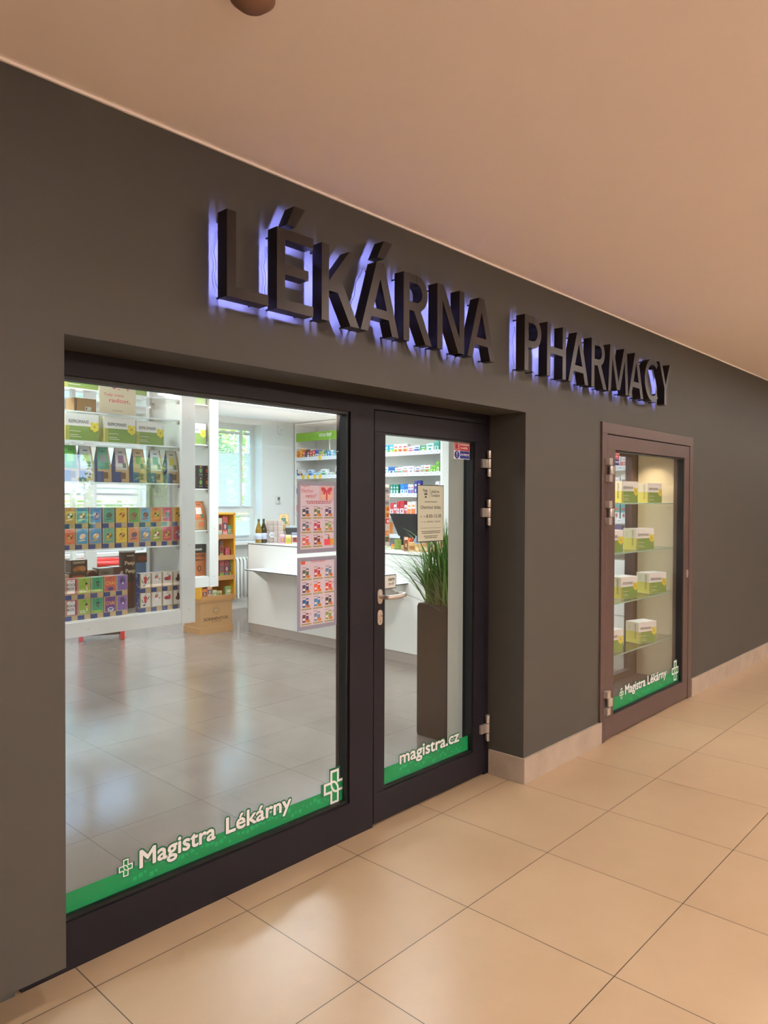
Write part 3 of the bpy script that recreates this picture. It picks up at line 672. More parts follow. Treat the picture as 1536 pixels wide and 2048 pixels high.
# posters in the window
def poster(x0, x1, z0, z1, first, label):
    rnd = random.Random(11 if first else 12)
    b = MB(); y = yd - .0008; w = x1 - x0; h = z1 - z0
    GR, PK, RDD, OL, OR = C('#8c8ea4'), C('#d0c6d8'), C('#b8344a'), C('#9a9463'), C('#d98a3c')
    b.box(x0, x1, y, yd, z0, z1, GR)
    b.rect(x0 + .018, x1 - .016, z0 + .018, z1 - .018, y - .0003, PK)
    X = lambda f: x0 + w * f
    Z = lambda f: z0 + h * f
    y1_, y2_, y3_ = y - .0006, y - .0009, y - .0012
    b.text('Magistra' if first else 'M', X(.11), Z(.925), .008, y1_ - .0004, RDD if first else OR, 0, .045 if first else .012)
    if first:
        b.rect(X(.55), X(.93), Z(.735), Z(.945), y1_, C('#cfaeb2'))
        b.text('Všechno', X(.10), Z(.845), .017, y1_, RDD, 0, .068, .35); b.text('nejlepší!', X(.20), Z(.775), .017, y1_, RDD, 0, .066, .35)
        b.ell(X(.74), Z(.80), w * .15, h * .065, y2_, C('#e0b9a8')); b.rect(X(.72), X(.76), Z(.74), Z(.87), y3_, RDD)
        for sx in (-1, 1):
            b.ell(X(.74 + sx * .075), Z(.885), w * .075, h * .032, y3_, RDD, 12, sx * .5); b.poly([(X(.74), Z(.88)), (X(.74 + sx * .05), Z(.82)), (X(.74 + sx * .12), Z(.83))][::(1 if sx > 0 else -1)], y3_ - .0002, RDD)
        for zf, a, c in ((.715, .22, .86), (.69, .24, .80)):
            x = X(a)
            while x < X(c): ww = rnd.uniform(.006, .014); b.rect(x, x + ww, Z(zf), Z(zf) + .005, y2_, C('#b06272')); x += ww + .003
        rows, top, step = 3, .655, .2
    else:
        b.rect(X(.09), X(.19), Z(.905), Z(.95), y1_, C('#c8412e')); b.text('Všechno nejlepší!', X(.34), Z(.925), .011, y1_, RDD, 0, .085, .35)
        rows, top, step = 4, .865, .205
    for q in ((.88, .93, .93, .95), (.90, .95, .915, .935)):
        b.rect(X(q[0]), X(q[1]), Z(q[2]), Z(q[3]), y2_, C('#6f8a6c')); b.rect(X(q[0]) + .001, X(q[1]) - .001, Z(q[2]) + .001, Z(q[3]) - .001, y3_, PK)
    cols1 = [['#2e3350', '#5f6f4e', '#4a3f70'], ['#5b6480', '#a8295c', '#7d9358'], ['#c8555c', '#6b2c38', '#d8415a']]
    cols2 = [['#48584f', '#b03a4e', '#5f7f9f'], ['#2f2c55', '#d8502e', '#c8403a'], ['#26508f', '#3f7fb8', '#3c3c40'], ['#5b2c4a', '#6d83b0', '#7f9a5a']]
    cc = cols1 if first else cols2
    for r in range(rows):
        for c in range(3):
            cx0 = X(.10 + c * .29); cx1 = cx0 + w * .25; zt_ = Z(top - r * step); zb = zt_ - h * step * .88
            m = C(cc[r][c]); m2 = C('#e9dfe2')
            b.rect(cx0 + .003, cx0 + .028, zt_ - .003, zt_ - .001, y1_, C('#6a5a60'))
            if first and r == 2 and c == 2:
                b.rect(cx0, cx0 + .036, zb + .006, zb + .034, y1_, m); b.rect(cx0 + .036, cx1 + .002, zb + .006, zb + .036, y1_, C('#cfa23a'))
                b.ell(cx0 + .028, zb + .046, .006, .008, y1_, C('#b98a72')); b.rect(cx0 + .022, cx0 + .034, zb + .034, zb + .042, y1_, C('#5f5f66')); continue
            b.rect(cx0, cx1, zb, zb + .0065, y1_, OL)
            sh = rnd.random()
            b.rect(cx0 + .006, cx0 + .024, zb + .012, zt_ - .012, y1_, m); b.rect(cx0 + .026, cx0 + .042, zb + .016, zt_ - .006, y2_, m)
            b.rect(cx0 + .008, cx0 + .022, zb + .020, zb + .030, y2_, m2); b.rect(cx0 + .028, cx0 + .040, zt_ - .018, zt_ - .012, y3_, m2)
            if (r + c) % 2: b.ell(cx1 - .006, zt_ - .012, .006, .006, y3_, C('#c9a0a4'))
            b.rect(cx0 + .028, cx0 + .050, zb + .010, zb + .022, y3_, OR); b.text('9', cx0 + .034, zb + .012, .007, y3_ - .0003, C('#8a3a1c'), .02)
            b.text('9', cx0 + .040, zb + .012, .007, y3_ - .0003, C('#8a3a1c'), .02)
    return tag(b.build('promotion_poster'), label, 'poster', 'promotion posters in the shop window')
poster(2.069, 2.303, 1.340, 1.658, True, 'upper pink promotion poster with a red gift bow, grey border')
poster(2.070, 2.306, 1.000, 1.322, False, 'lower pink promotion poster with four rows of small products')

# ------------------------------------------------------------------ medicine boxes (white and green)
M_WH, M_GRN, M_YEL, M_BEI = C('#eceae6'), C('#7b9a48'), C('#d9cc55'), C('#d8cfb4')
def repro(name='medicine_box', w=.2, d=.12, h=.158):
    b = MB(); x0, x1 = -w / 2, w / 2; y = -d / 2
    b.box(x0, x1, y, d / 2, 0, h, M_WH)
    e = .0006
    b.rect(x0 + .001, x1 - .001, .001, h * .54, y - e, M_GRN)
    b.rect(x0 + .001, x0 + w * .12, .001, h * .54, y - 2 * e, C('#a8ad4e'))
    b.text('REPROMAN®', x0 + w * .10, h * .64, h * .125, y - 2 * e, C('#3c3c3e'), 0, w * .60)
    for (cx, cz, a) in ((-.012, .012, .8), (.014, .010, -.6), (.002, -.014, 0), (-.012, -.008, 1.6), (.012, -.012, 2.2)):
        b.ell(x1 - .026 + cx * .8, h * .54 + cz * 1.1, .013, .018, y - 3 * e, C('#e0cf3e'), 10, a)
    b.ell(x1 - .026, h * .54, .006, .006, y - 4 * e, C('#a89a2a'))
    for k, l_ in enumerate((.32, .0, .26, .34)):
        if l_: b.rect(x0 + w * .13, x0 + w * (.13 + l_), h * (.33 - k * .07), h * (.33 - k * .07) + .003, y - 3 * e, C('#dfe6cf'))
    # side, facing -x
    def sx(z0, z1, y0, y1, m, k): b.face([(x0 - k * e, y1, z0), (x0 - k * e, y0, z0), (x0 - k * e, y0, z1), (x0 - k * e, y1, z1)], m)
    sx(.001, h * .55, -d / 2 + .001, d / 2 - .001, C('#cdc45a'), 1); sx(h * .55, h - .001, -d / 2 + .001, d / 2 - .001, M_BEI, 1)
    g = text_geo('REPROMAN®', 0); L_ = g[3] - g[2]; kx = h * .72 / L_; ky = .016 / (text_geo('H')[5] - text_geo('H')[4]); n = len(b.v)
    for v in g[0]: b.v.append(Vector((x0 - 2 * e, -.022 - v.y * ky, h * .92 - (v.x - g[2]) * kx)))
    for f in g[1]: b.f.append(tuple(n + i for i in f)); b.m.append(b.mi(C('#5a564a'))); b.smooth.append(False)
    for k in range(4): sx(h * .55 + .01, h * .9 - k * .004, .018 + k * .007, .0195 + k * .007, C('#a09a84'), 2)
    return b.build(name, bevel=0)
RB = repro()
RBH = .16
G_ = 'green and white medicine boxes'
first = True
def place_rb(loc, rz, label, sc=1.0):
    global first
    o = RB if first else RB.copy()
    if not first: COL.objects.link(o)
    first = False
    o.location = loc; o.rotation_euler = (0, 0, rz); o.scale = (sc, sc, sc)
    tag(o, label, 'medicine box', G_)
# in the display case: centre found from the front lower corner
def rb_corner(u, v, z, rz, label, ydep=2.30, sc=1.0):
    p = aty(u, v, ydep); c = Vector((p.x, ydep, z + .0085)); m = Matrix.Rotation(rz, 3, 'Z')
    off = m @ Vector((.1 * sc, .06 * sc, 0)); place_rb(c + off, rz, label, sc)
D = math.radians
rb_corner(1243, 1004, SHZ[0], D(-10), 'green and white medicine box on the top glass shelf, left', 2.33)
rb_corner(1295, 1004, SHZ[0], D(-10), 'green and white medicine box on the top glass shelf, right', 2.31, .96)
rb_corner(1208, 1100, SHZ[1], D(-14), 'green and white medicine box on the second glass shelf, half hidden by the frame', 2.33)
rb_corner(1272, 1098, SHZ[1], D(-16), 'green and white medicine box on the second glass shelf, showing its yellow side', 2.31)
rb_corner(1242, 1193, SHZ[2], D(-10), 'green and white medicine box on the third glass shelf, left', 2.33)
rb_corner(1298, 1184, SHZ[2], D(-16), 'green and white medicine box on the third glass shelf, right', 2.31)
rb_corner(1208, 1297, SHZ[3], D(-14), 'green and white medicine box on the lowest glass shelf, half hidden by the frame', 2.33)
rb_corner(1277, 1283, SHZ[3], D(-16), 'green and white medicine box on the lowest glass shelf, beside a gap', 2.31)

# ------------------------------------------------------------------ hanging shelf units
YA = 4.60
def hang_unit(x0, x1, yf, dep, zb, shelves, label, zt=2.77, pw=.11):
    t = thing('hanging_shelf', (0, 0, 0), label=label, cat='shelf')
    for x in (x0, x1 - pw):
        b = MB(); b.box(x, x + pw, yf, yf + .03, zb, zt, M_PLASTIC)
        z = zb + .1
        while z < zt - .1: b.tube([(x + pw * .55, yf - .0015, z), (x + pw * .55, yf + .001, z)], .006, M_STEEL, 8); z += .46
        b.build('post', t, bevel=.003)
        b = MB(); xx = x + (pw - .03 if x == x0 else 0); b.box(xx, xx + .03, yf + dep - .05, yf + dep, zb + .03, zt, M_PLASTIC); b.build('back_post', t)
    b = MB(); b.box(x0 + pw, x1 - pw, yf + .004, yf + .024, zb + .005, zb + .10, M_PLASTIC); b.tube([((x0 + x1) / 2 + .0, yf + .003, zb + .05), ((x0 + x1) / 2, yf + .005, zb + .05)], .006, M_STEEL, 8); b.build('bottom_rail', t)
    b = MB(); b.box(x0 + .02, x1 - .03, yf + .03, yf + dep, zb + .085, zb + .105, M_PANEL); b.build('bottom_shelf', t)
    b = MB(); b.box(x1 - pw + .02, x1 - pw + .035, yf + .03, yf + dep - .05, zb + .1, zt, M_PANEL); b.build('side_panel', t)
    for z in shelves:
        b = MB(); b.box(x0 + pw - .02, x1 - pw + .018, yf + .035, yf + dep - .02, z - .009, z, M_SGLASS, {'front': M_CLEARE}); g = b.build('glass_shelf', t)
        xx = x1 - pw - .012
        for yy in (yf + .04, yf + dep - .09): b = MB(); b.box(xx, xx + .03, yy, yy + .02, z - .03, z - .01, M_STEEL); b.build('shelf_bracket', g)
    return t
SA = (1.250, 1.690, 1.955, 2.145, 2.290)
XA1 = 2.94
hang_unit(1.35, XA1, YA, .50, .685, SA, 'white hanging shelf unit nearest the shop window full of tea boxes')
YBU = 5.95
hang_unit(2.75, 4.06, YBU, .45, .74, (1.285, 1.680, 2.10, 2.48), 'white hanging shelf unit farther back, mostly hidden by the nearer one', pw=.10)

BLUE, KR, SIDE = C('#24407a'), C('#b9a074'), C('#2b4a86')
def teabox(front, art, txt, white=False, w=.082, d=.062, h=.135, tcol='#1e2a2a'):
    b = MB(); x0, x1 = -w / 2, w / 2; y = -d / 2; e = .0005
    b.box(x0, x1, y, d / 2, 0, h, KR, {'left': SIDE, 'top': C(art[0] if white else front) if not white else C('#d6cfd0'), 'right': KR})
    b.rect(x0, x0 + w * .5, .0, h * .22, y - e, BLUE)
    fz = h * .26
    b.rect(x0 + .008, x1 - .005, fz, h - .003, y - e, C('#dbd5cd') if white else C(front))
    for (cx, cz, rx, rz, c, a, *sq) in art[1]:
        if sq: b.rect((cx - rx) * w, (cx + rx) * w, (cz - rz) * h, (cz + rz) * h, y - 2 * e, C(c)); continue
        b.ell(cx * w, h * cz, rx * w, rz * h, y - 2 * e, C(c), 10, a)
    b.ell(.002, h * .92, .003, .003, y - 3 * e, C(tcol)); b.rect(-.013, .015, h * .865, h * .875, y - 3 * e, C(tcol))
    for k, (st, zz, hh, ww) in enumerate(txt): b.text(st, x0 + .012, zz * h, hh, y - 3 * e, C(art[2]), .015, ww)
    if white:
        for k in range(14):
            rr = random.random
            yy = -d / 2 + .008 + rr() * (d - .016); zz = .015 + rr() * (h - .03); q = .002 + rr() * .004
            b.face([(x0 - e, yy + q, zz), (x0 - e, yy - q, zz), (x0 - e, yy - q, zz + q * 2), (x0 - e, yy + q, zz + q * 2)], C('#aebbd6'))
    return b
def px_x(u, y=YA + .05): return aty(u, 1150, y).x
T_BOT = [  # (px left, px right, front colour, art, text)
    ('#a32f45', ('#a32f45', [(-.04, .62, .32, .33, '#e4dfdd', 0, 1)], '#2a2a2a'), [('ROOI', .66, .016, .05), ('BOS', .48, .016, .046)], 'dark red'),
    ('#8fb23a', ('#8fb23a', [(.16, .72, .09, .07, '#2d2a22', 0), (.20, .62, .14, .05, '#d79a78', .3), (.2, .48, .05, .1, '#e7ddc0', 0)], '#f4e9d8'), [('Lady', .40, .010, .034), ('Green', .32, .010, .042)], 'lime green'),
    ('#2f9a6d', ('#2f9a6d', [(.05, .75, .18, .05, '#1d4a3a', 0), (.03, .62, .07, .12, '#6e4a3c', .3), (0, .33, .42, .07, '#8ab84a', 0)], '#203a2c'), [], 'teal green'),
    ('#cc5a4a', ('#cc5a4a', [(.05, .37, .26, .09, '#4a3f86', 0)], '#f2b45c'), [('CHAI', .56, .024, .062)], 'coral'),
    ('#8465a8', ('#8465a8', [(.05, .72, .25, .16, '#5b4478', 0), (.08, .6, .09, .05, '#d9cfe2', .5)], '#3c2c5a'), [], 'violet'),
]
T_WHITE = [
    ('', ('#fff', [(-.02, .74, .17, .10, '#c53a3e', 0), (-.02, .58, .13, .13, '#c53a3e', 0), (.25, .72, .05, .14, '#4f7a4a', -.7), (-.28, .58, .06, .12, '#7f9a68', .4), (-.12, .37, .14, .04, '#2d2d2d', .2)], '#4a6a50'), [], 'red sprite'),
    ('', ('#fff', [(.0, .76, .16, .09, '#7a3f34', 0), (.05, .73, .12, .08, '#d88a6c', 0), (.05, .62, .2, .08, '#eae3de', 0), (.26, .66, .10, .02, '#3a2f4a', .6)], '#2a2a2a'), [], 'dark haired head'),
    ('', ('#fff', [(-.05, .64, .28, .10, '#9a2c3c', 0), (.18, .68, .13, .15, '#c53a44', 0)], '#a03a44'), [], 'crimson hen shape'),
    ('', ('#fff', [(.04, .72, .13, .14, '#5a2c26', 0), (.02, .58, .25, .12, '#5a2c26', 0)], '#3a2a28'), [], 'brown hooded shape'),
]
GT = 'tea boxes on the near hanging shelf'
def put_tea(spec, x, y, z, label, white=False, w=.082):
    o = teabox(spec[0], spec[1], spec[2], white, w=w).build('tea_box', loc=(x, y, z)); return tag(o, label, 'tea box', GT)
zb0 = .791
be = [px_x(u) for u in (129.5, 155, 181, 207, 232, 255)]
for lay in (0, 1):
    for k in range(5):
        sp = T_BOT[k]
        if lay == 0 and k == 3: sp = ('#6a3a86', ('#6a3a86', [(.05, .36, .26, .10, '#e6e6ee', 0), (.05, .38, .2, .04, '#4a2c2a', 0), (.05, .33, .14, .05, '#6aa0c8', 0)], '#f0ad58'), [('CHAI', .58, .024, .062)], 'purple')
        x = (be[k] + be[k + 1]) / 2 + .003; w = min(.084, be[k + 1] - be[k] - .002)
        put_tea(sp, x, YA + .085, zb0 + lay * .136, '%s tea box on the bottom shelf, %s layer, %s from the left' % (sp[3], ['lower', 'upper'][lay], ordw[k]), w=w)
be = [px_x(u) for u in (280.5, 302.5, 325, 346, 366)]
for lay in (0, 1):
    for k in range(4):
        x = (be[k] + be[k + 1]) / 2; w = min(.084, be[k + 1] - be[k] - .001)
        put_tea(T_WHITE[k], x, YA + .085, zb0 + lay * .136, 'white tea box with a %s drawing, %s layer beside the white post' % (T_WHITE[k][3], ['lower', 'upper'][lay]), True, w=w)
T_MID = [('#d86a48', 'orange'), ('#3f9ac0', 'sky blue'), ('#3a8fc0', 'bright blue'), ('#55a487', 'sea green'), ('#e0c23c', 'yellow'), ('#d88a58', 'apricot'), ('#5f93b8', 'steel blue'), ('#94a23c', 'olive'), ('#c44a62', 'raspberry'), ('#bd4a5c', 'rose red')]
T_MID2 = [('#c79a4e', 'amber'), ('#3f96b0', 'turquoise'), ('#2f86b8', 'ocean blue'), ('#4f9f88', 'mint'), ('#dbb93a', 'golden'), ('#5a9a52', 'green'), ('#6f9fc0', 'pale blue'), ('#d07c4a', 'burnt orange'), ('#cf5570', 'pink'), ('#d8a23a', 'mustard')]
be = [px_x(u) for u in (128, 151, 178, 205, 231, 256, 280, 302, 324, 345, 366)]
random.seed(3)
for lay, row in ((0, T_MID), (1, T_MID2)):
    for k, (c, nm) in enumerate(row):
        dk = random.choice(['#5a4a3a', '#8a3a34', '#e8e2d8', '#3a5a3a', '#e7c9b8'])
        dk2 = random.choice(['#2f6a4a', '#e9dfc0', '#b0485a', '#6a4a80', '#d9a23a'])
        art = [(.05, .62, .26, .13, dk, .4), (-.05, .56, .14, .08, dk2, .2), (.12, .68, .10, .07, dk2, 1.0), (.0, .42, .32, .03, dk2, .15)]
        x = (be[k] + be[k + 1]) / 2; w = min(.084, be[k + 1] - be[k] - .001)
        put_tea((c, (c, art, '#2a2a22'), [], nm), x, YA + .085, 1.250 + lay * .136, '%s tea box on the middle shelf, %s layer, %s from the left' % (nm, ['lower', 'upper'][lay], ordw[k]), w=w)
# pouches
def pouch(front, blob, side='#2f4f8c', w=.098, h=.235, d=.07, split=True):
    b = MB(); K = C('#b89a72', .6)
    prof = [(0, 1.0, 1.0), (.02, 1, 1.05), (.45, .98, .95), (.8, .86, .4), (.93, .84, .12), (1.0, .84, .08)]
    rings = []
    for t, kw, kd in prof:
        x = w / 2 * kw; y = d / 2 * kd; z = h * t; rings.append([(-x, -y, z), (x, -y, z), (x, y, z), (-x, y, z)])
    S_ = C(side)
    for a, c in zip(rings, rings[1:]):
        for k, m in ((0, K), (1, K), (2, K), (3, S_)):
            k2 = (k + 1) % 4; b.face([a[k], a[k2], c[k2], c[k]], m)
    b.face(rings[-1], K); b.face(list(reversed(rings[0])), K)
    def F(t0, t1, xa_, xb_, m, e):
        def P(t, f):
            for (p, q) in zip(prof, prof[1:]):
                if p[0] <= t <= q[0] + 1e-6: r = (t - p[0]) / (q[0] - p[0]); kw = p[1] + (q[1] - p[1]) * r; kd = p[2] + (q[2] - p[2]) * r; break
            return (w / 2 * kw * f, -d / 2 * kd - e, h * t)
        ts = sorted(set([t0, t1] + [p[0] for p in prof if t0 < p[0] < t1]))
        for a, c in zip(ts, ts[1:]): b.face([P(a, xa_), P(a, xb_), P(c, xb_), P(c, xa_)], m)
    if split: F(.0, .30, -1, -.1, C('#2f4479'), .0006)
    F(.36, .99, -.92, .75, C(front), .0006); F(.55, .78, -.55, .35, C(blob), .0014); F(.42, .56, .1, .6, C('#5f7f5a'), .0014); F(.86, .885, -.4, .3, C('#3a4a3a'), .0014)
    F(.10, .28, -.25, .5, C('#6a5138' if split else front), .0012)
    return b
PB = [('#4aa548', '#8fd04a', 'bright green'), ('#c9d3d6', '#b8cf7a', 'pale grey with lime spot'), ('#4f9a86', '#8a8a8a', 'teal'), ('#c6c2c0', '#8a6a86', 'pale grey with plum spot'), ('#b79c7c', '#6f8f5a', 'plain kraft'), ('#c9d0d0', '#6aa894', 'pale grey with sea green spot'), ('#cbc9be', '#d8c25a', 'pale grey with yellow spot')]
pe = [130, 156, 191, 226, 262, 297, 330, 362]
for k, (f, bl, nm) in enumerate(PB):
    x = (aty(pe[k], 930, YA + .06).x + aty(pe[k + 1], 930, YA + .06).x) / 2
    tag(pouch(f, bl).build('tea_pouch', loc=(x + .004, YA + .10, 1.691)), '%s standing tea pouch, %s from the left on its shelf' % (nm, ordw[k]), 'tea pouch', 'loose tea pouches on the near hanging shelf')
# medicine boxes on unit A and B
for k, u in enumerate((165, 241)):
    p = aty(u, 875, YA + .05); place_rb((p.x + (.0 if k == 0 else .0), YA + .12, 1.956), 0, ['green and white medicine box above the bright green tea pouch', 'green and white medicine box second from left above the pouches'][k], 1.1)
p = aty(316, 885, YA + .05)
place_rb((aty(312, 875, YA).x, YA + .14, 1.956), 0, 'green and white medicine box above the pouches, beside the back post', 1.05)
place_rb((aty(163, 775, YA + .05).x, YA + .12, 2.291), 0, 'green and white medicine box on the highest visible shelf, left', 1.15)
place_rb((aty(290, 775, YA + .05).x, YA + .30, 2.291), 0, 'green and white medicine box on the highest visible shelf, behind the card sign', 1.15)
# card sign
b = MB(); p0, p1 = aty(200, 822, YA - .01), aty(273, 828, YA - .01)
b.box(0, p1.x - p0.x, 0, .003, 0, .34, C('#bdb596', .7)); wd = p1.x - p0.x
b.text('Tady roste', .030, .112, .018, -.0005, C('#b8404a'), .01, .14); b.text('radost.', .066, .072, .026, -.0005, C('#b8404a'), .015, .15); b.rect(.09, .16, .016, .019, -.0005, C('#6a604e'))
rnd = random.Random(5)
for k in range(60):
    a = rnd.uniform(0, 6.28); q = math.sqrt(rnd.random()); b.ell(wd / 2 + .02 + .085 * q * math.cos(a), .205 + .055 * q * math.sin(a), rnd.uniform(.003, .010), rnd.uniform(.003, .009), -.0005 - k * 1e-5, C(rnd.choice(['#d98a3c', '#b8405a', '#3a3a3a', '#7fa8a0', '#c9705a', '#8a4a6a'])), 8, a)
tag(b.build('card_sign', loc=(p0.x, YA + .0, 2.146)), 'beige card sign reading Tady roste radost leaning on the shelf', 'sign')
b = MB(); b.box(-.075, .075, -.06, .06, 0, .10, M_KRAFT); b.rect(.0, .04, .02, .045, -.0605, C('#e6e6e2')); b.rect(-.072, -.055, .005, .095, -.0605, C('#7a5434')); b.rect(.005, .012, .026, .04, -.061, DK)
tag(b.build('kraft_box', loc=(aty(165, 820, YA + .2).x, YA + .22, 2.146)), 'small brown kraft box with white sticker behind the card sign', 'box')
for k, (u, c) in enumerate(((150, '#a9b48a'), (173, '#b79a7a'), (256, '#c9b494'))):
    b = MB(); b.box(-.045, .045, -.03, .03, 0, .11, C(c)); b.ell(0, .06, .02, .02, -.031, C('#6a5a4a')); b.rect(-.03, .03, .09, .1, -.031, C('#e8e2d2'))
    tag(b.build('carton', loc=(aty(u, 870, YA + .36).x, YA + .38, 1.957)), ['sage green carton', 'tan carton', 'light tan carton with dark circle'][k] + ' standing behind the medicine boxes', 'carton')

# chocolate boxes and tubs behind the tea boxes
def snack(x, y, z, w, h, d, c, art, txt, label, tcol='#e9ddc8', wtop='#e6e2da'):
    b = MB(); b.box(-w / 2, w / 2, -d / 2, d / 2, 0, h, C(c), {'top': C(wtop), 'left': C('#4a3a34')})
    for (cx, cz, rx, rz, cc, a) in art: b.ell(cx * w, cz * h, rx * w, rz * h, -d / 2 - .0006, C(cc), 12, a)
    for st, zz, hh, ww in txt: b.text(st, -w * .38, zz * h, hh, -d / 2 - .0012, C(tcol), .03, ww)
    tag(b.build('snack_box', loc=(x, y, z)), label, 'snack box', 'snack boxes behind the tea boxes')
ys = YA + .38
X_ = lambda u: aty(u, 1150, ys - .05).x
zz = .791
def zpx(v, y=ys - .05, u=200): return aty(u, v, y).z
snack(X_(159), ys, zpx(1142), .115, .085, .09, '#3a2c26', [(-.1, .3, .3, .2, '#b06a34', .3), (.2, .3, .22, .22, '#c98a4a', -.2)], [('CRUNCHY', .72, .014, .085)], 'dark snack box lettered Crunchy on top of a stack')
snack(X_(157), ys, zz, .12, zpx(1142) - zz, .1, '#4a3430', [(0, .9, .4, .03, '#b04a3c', 0)], [], 'dark brown snack box carrying the Crunchy box')
snack(X_(133), ys, zz, .06, .27, .08, '#b79a80', [(0, .8, .4, .12, '#7a4a34', .3)], [], 'tan snack box at the left edge of the bottom shelf')
snack(X_(186), ys + .03, zz, .115, zpx(1140) - zz, .1, '#c09a6a', [(.08, .84, .34, .14, '#5a2420', 0)], [('CREMI', .80, .014, .06)], 'kraft snack box with a dark red oval')
snack(X_(213), ys, zz, .11, zpx(1137) - zz, .1, '#8f867c', [], [('COKO', .86, .018, .06)], 'grey snack box lettered Coko', '#2a2220')
snack(X_(239), ys, zz, .10, zpx(1136) - zz, .1, '#6a3a34', [(.2, .8, .2, .1, '#d8cfc8', 0)], [], 'maroon snack box beside the tall can', '#e9ddc8')
snack(X_(286), ys + .02, zz, .085, zpx(1131) - zz, .08, '#5a98d8', [], [], 'bright blue box under a dark snack tin', '#ffffff', '#8ab8ea')
snack(X_(286), ys + .02, zpx(1131), .095, .072, .08, '#4a3c34', [(.1, .4, .4, .3, '#8a4a28', 0)], [], 'dark snack tin standing on a bright blue box')
b = MB(); cr = .055; hz = zpx(1104) - zz
b.lathe([(cr, 0), (cr, hz * .45), (cr, hz * .46), (cr, hz * .97), (cr + .003, hz * .975), (cr + .003, hz)], None, 24, mats=[C('#7a4a3a'), C('#5a4a4a'), C('#4a3c3c'), C('#e0dcd8'), C('#e0dcd8'), C('#e0dcd8')])
b.text('Peep', -.045, hz * .76, .026, -cr - .001, C('#e6d9c0'), .04, .075); b.text('Peep', -.04, hz * .62, .026, -cr - .001, C('#e6d9c0'), .04, .075); b.text('mixit', -.03, hz * .90, .016, -cr - .001, C('#e6e0da'), .02, .055)
tag(b.build('snack_can', loc=(X_(258), ys - .02, zz)), 'tall dark can with cream lettering behind the tea boxes', 'can')

# unit B products
def onb(u, v): return aty(u, v, YBU + .06)
place_rb((onb(391, 890).x - .02, YBU + .12, 2.101), 0, 'green and white medicine box on the farther hanging shelf', 1.25)
place_rb((onb(391, 800).x - .02, YBU + .12, 2.481), 0, 'green and white medicine box at the top of the farther hanging shelf', 1.25)
for lay in (0, 1):
    for k in (0, 1):
        x = onb(393 + 13 * k, 950).x + .03; b = MB(); b.box(-.032, .032, -.03, .03, 0, .11, C('#1c1b1d'))
        b.ell(0, .06, .016, .022, -.0306, C(['#5f8a3a', '#c98a5a', '#4f7a34', '#c8604a'][lay * 2 + k]), 10); b.ell(0, .097, .006, .006, -.0306, C('#d98a5a')); b.rect(-.02, .02, .02, .024, -.0306, C('#a89a86'))
        tag(b.build('spice_box', loc=(x + .01, YBU + .08, 1.681 + lay * .111)), 'black spice box, %s layer %s, on the farther hanging shelf' % (['lower', 'upper'][lay], ['left', 'right'][k]), 'spice box', 'black spice boxes')
b = pouch('#d8784a', '#e8e2d8', '#8a6a48', .15, .275, .09, False); tag(b.build('snack_pouch', loc=(onb(404, 1065).x - .01, YBU + .12, 1.286)), 'kraft pouch with orange label on the farther hanging shelf', 'pouch')
b = MB(); K = C('#b0683c'); b.prism([(-.075, 0), (.065, 0), (.075, .30), (-.07, .30)], -.03, .03, K); b.prism([(-.0715, .22), (.0728, .22), (.0755, .302), (-.0705, .302)], -.0315, .0315, C('#20282a'))
b.text('mixit', -.05, .245, .022, -.0322, C('#e9e6e0'), .02, .08); b.text('PROTEIN', -.062, .18, .026, -.0312, C('#2a1a14'), .02, .12); b.text('GRANOLA', -.062, .145, .018, -.0312, C('#2a1a14'), .02, .11); b.ell(.0, .07, .022, .028, -.0312, C('#2a1a14')); b.ell(0, .07, .014, .02, -.0316, K)
tag(b.build('snack_pouch', loc=(onb(402, 1150).x, YBU + .12, .846)), 'orange brown protein pouch with black top on the lowest farther shelf', 'pouch')

# ------------------------------------------------------------------ red play table behind the hanging shelf
M_REDP = mat('red_plastic', '#d22a26', .3, noise=.03)
pl, pr = atz(157, 1285, 0), atz(250, 1279, 0)
t = thing('play_table', (pl.x, pl.y, 0), label='red play table with round rimmed top behind the hanging shelf', cat='table')
wd = (pr - pl).length; an = math.atan2(pr.y - pl.y, pr.x - pl.x); t.rotation_euler = (0, 0, an)
for x in (0, wd - .05):
    b = MB(); b.box(x, x + .05, 0, .4, 0, .78, M_REDP); b.build('leg_panel', t, bevel=.01)
b = MB(); b.box(.05, wd - .05, .02, .38, .06, .78, M_BLACK); b.build('body', t)
b = MB(); b.lathe([(.02, .80), (.30, .80), (.31, .84)], M_PLASTIC, 32, wd / 2, .2); b.build('table_top', t)
b = MB(); b.tube([(wd / 2 + .3 * math.cos(2 * PI * k / 36), .2 + .3 * math.sin(2 * PI * k / 36), .86) for k in range(37)], .035, M_REDP, 10); b.build('rim', t)

# ------------------------------------------------------------------ kraft display stand
M_YSTAND = mat('yellow_card', '#e0a51c', .55, noise=.04, nscale=20)
YS_ = 7.30
t = thing('display_stand', (4.735, YS_, 0), label='yellow cardboard display stand on a kraft base beside the counter', cat='display stand')
sw = .44
b = MB(); b.box(0, sw, 0, .34, .0, .40, M_KRAFT); b.box(-.008, sw + .008, -.008, .348, 0, .075, M_KRAFT); b.box(-.008, sw + .012, -.008, .345, .37, .405, M_KRAFT)
b.text('SONNENTOR', .045, .155, .034, -.001, C('#3c2c1c'), .02, .34); b.rect(.15, .29, .135, .139, -.001, C('#3c2c1c'))
b.ell(.215, .265, .030, .030, -.001, C('#3c2c1c'), 20); b.ell(.215, .265, .025, .025, -.0015, C('#c9a878'), 20); b.poly([(.20, .262), (.215, .25), (.232, .275), (.222, .272), (.212, .264)], -.002, C('#3c2c1c'))
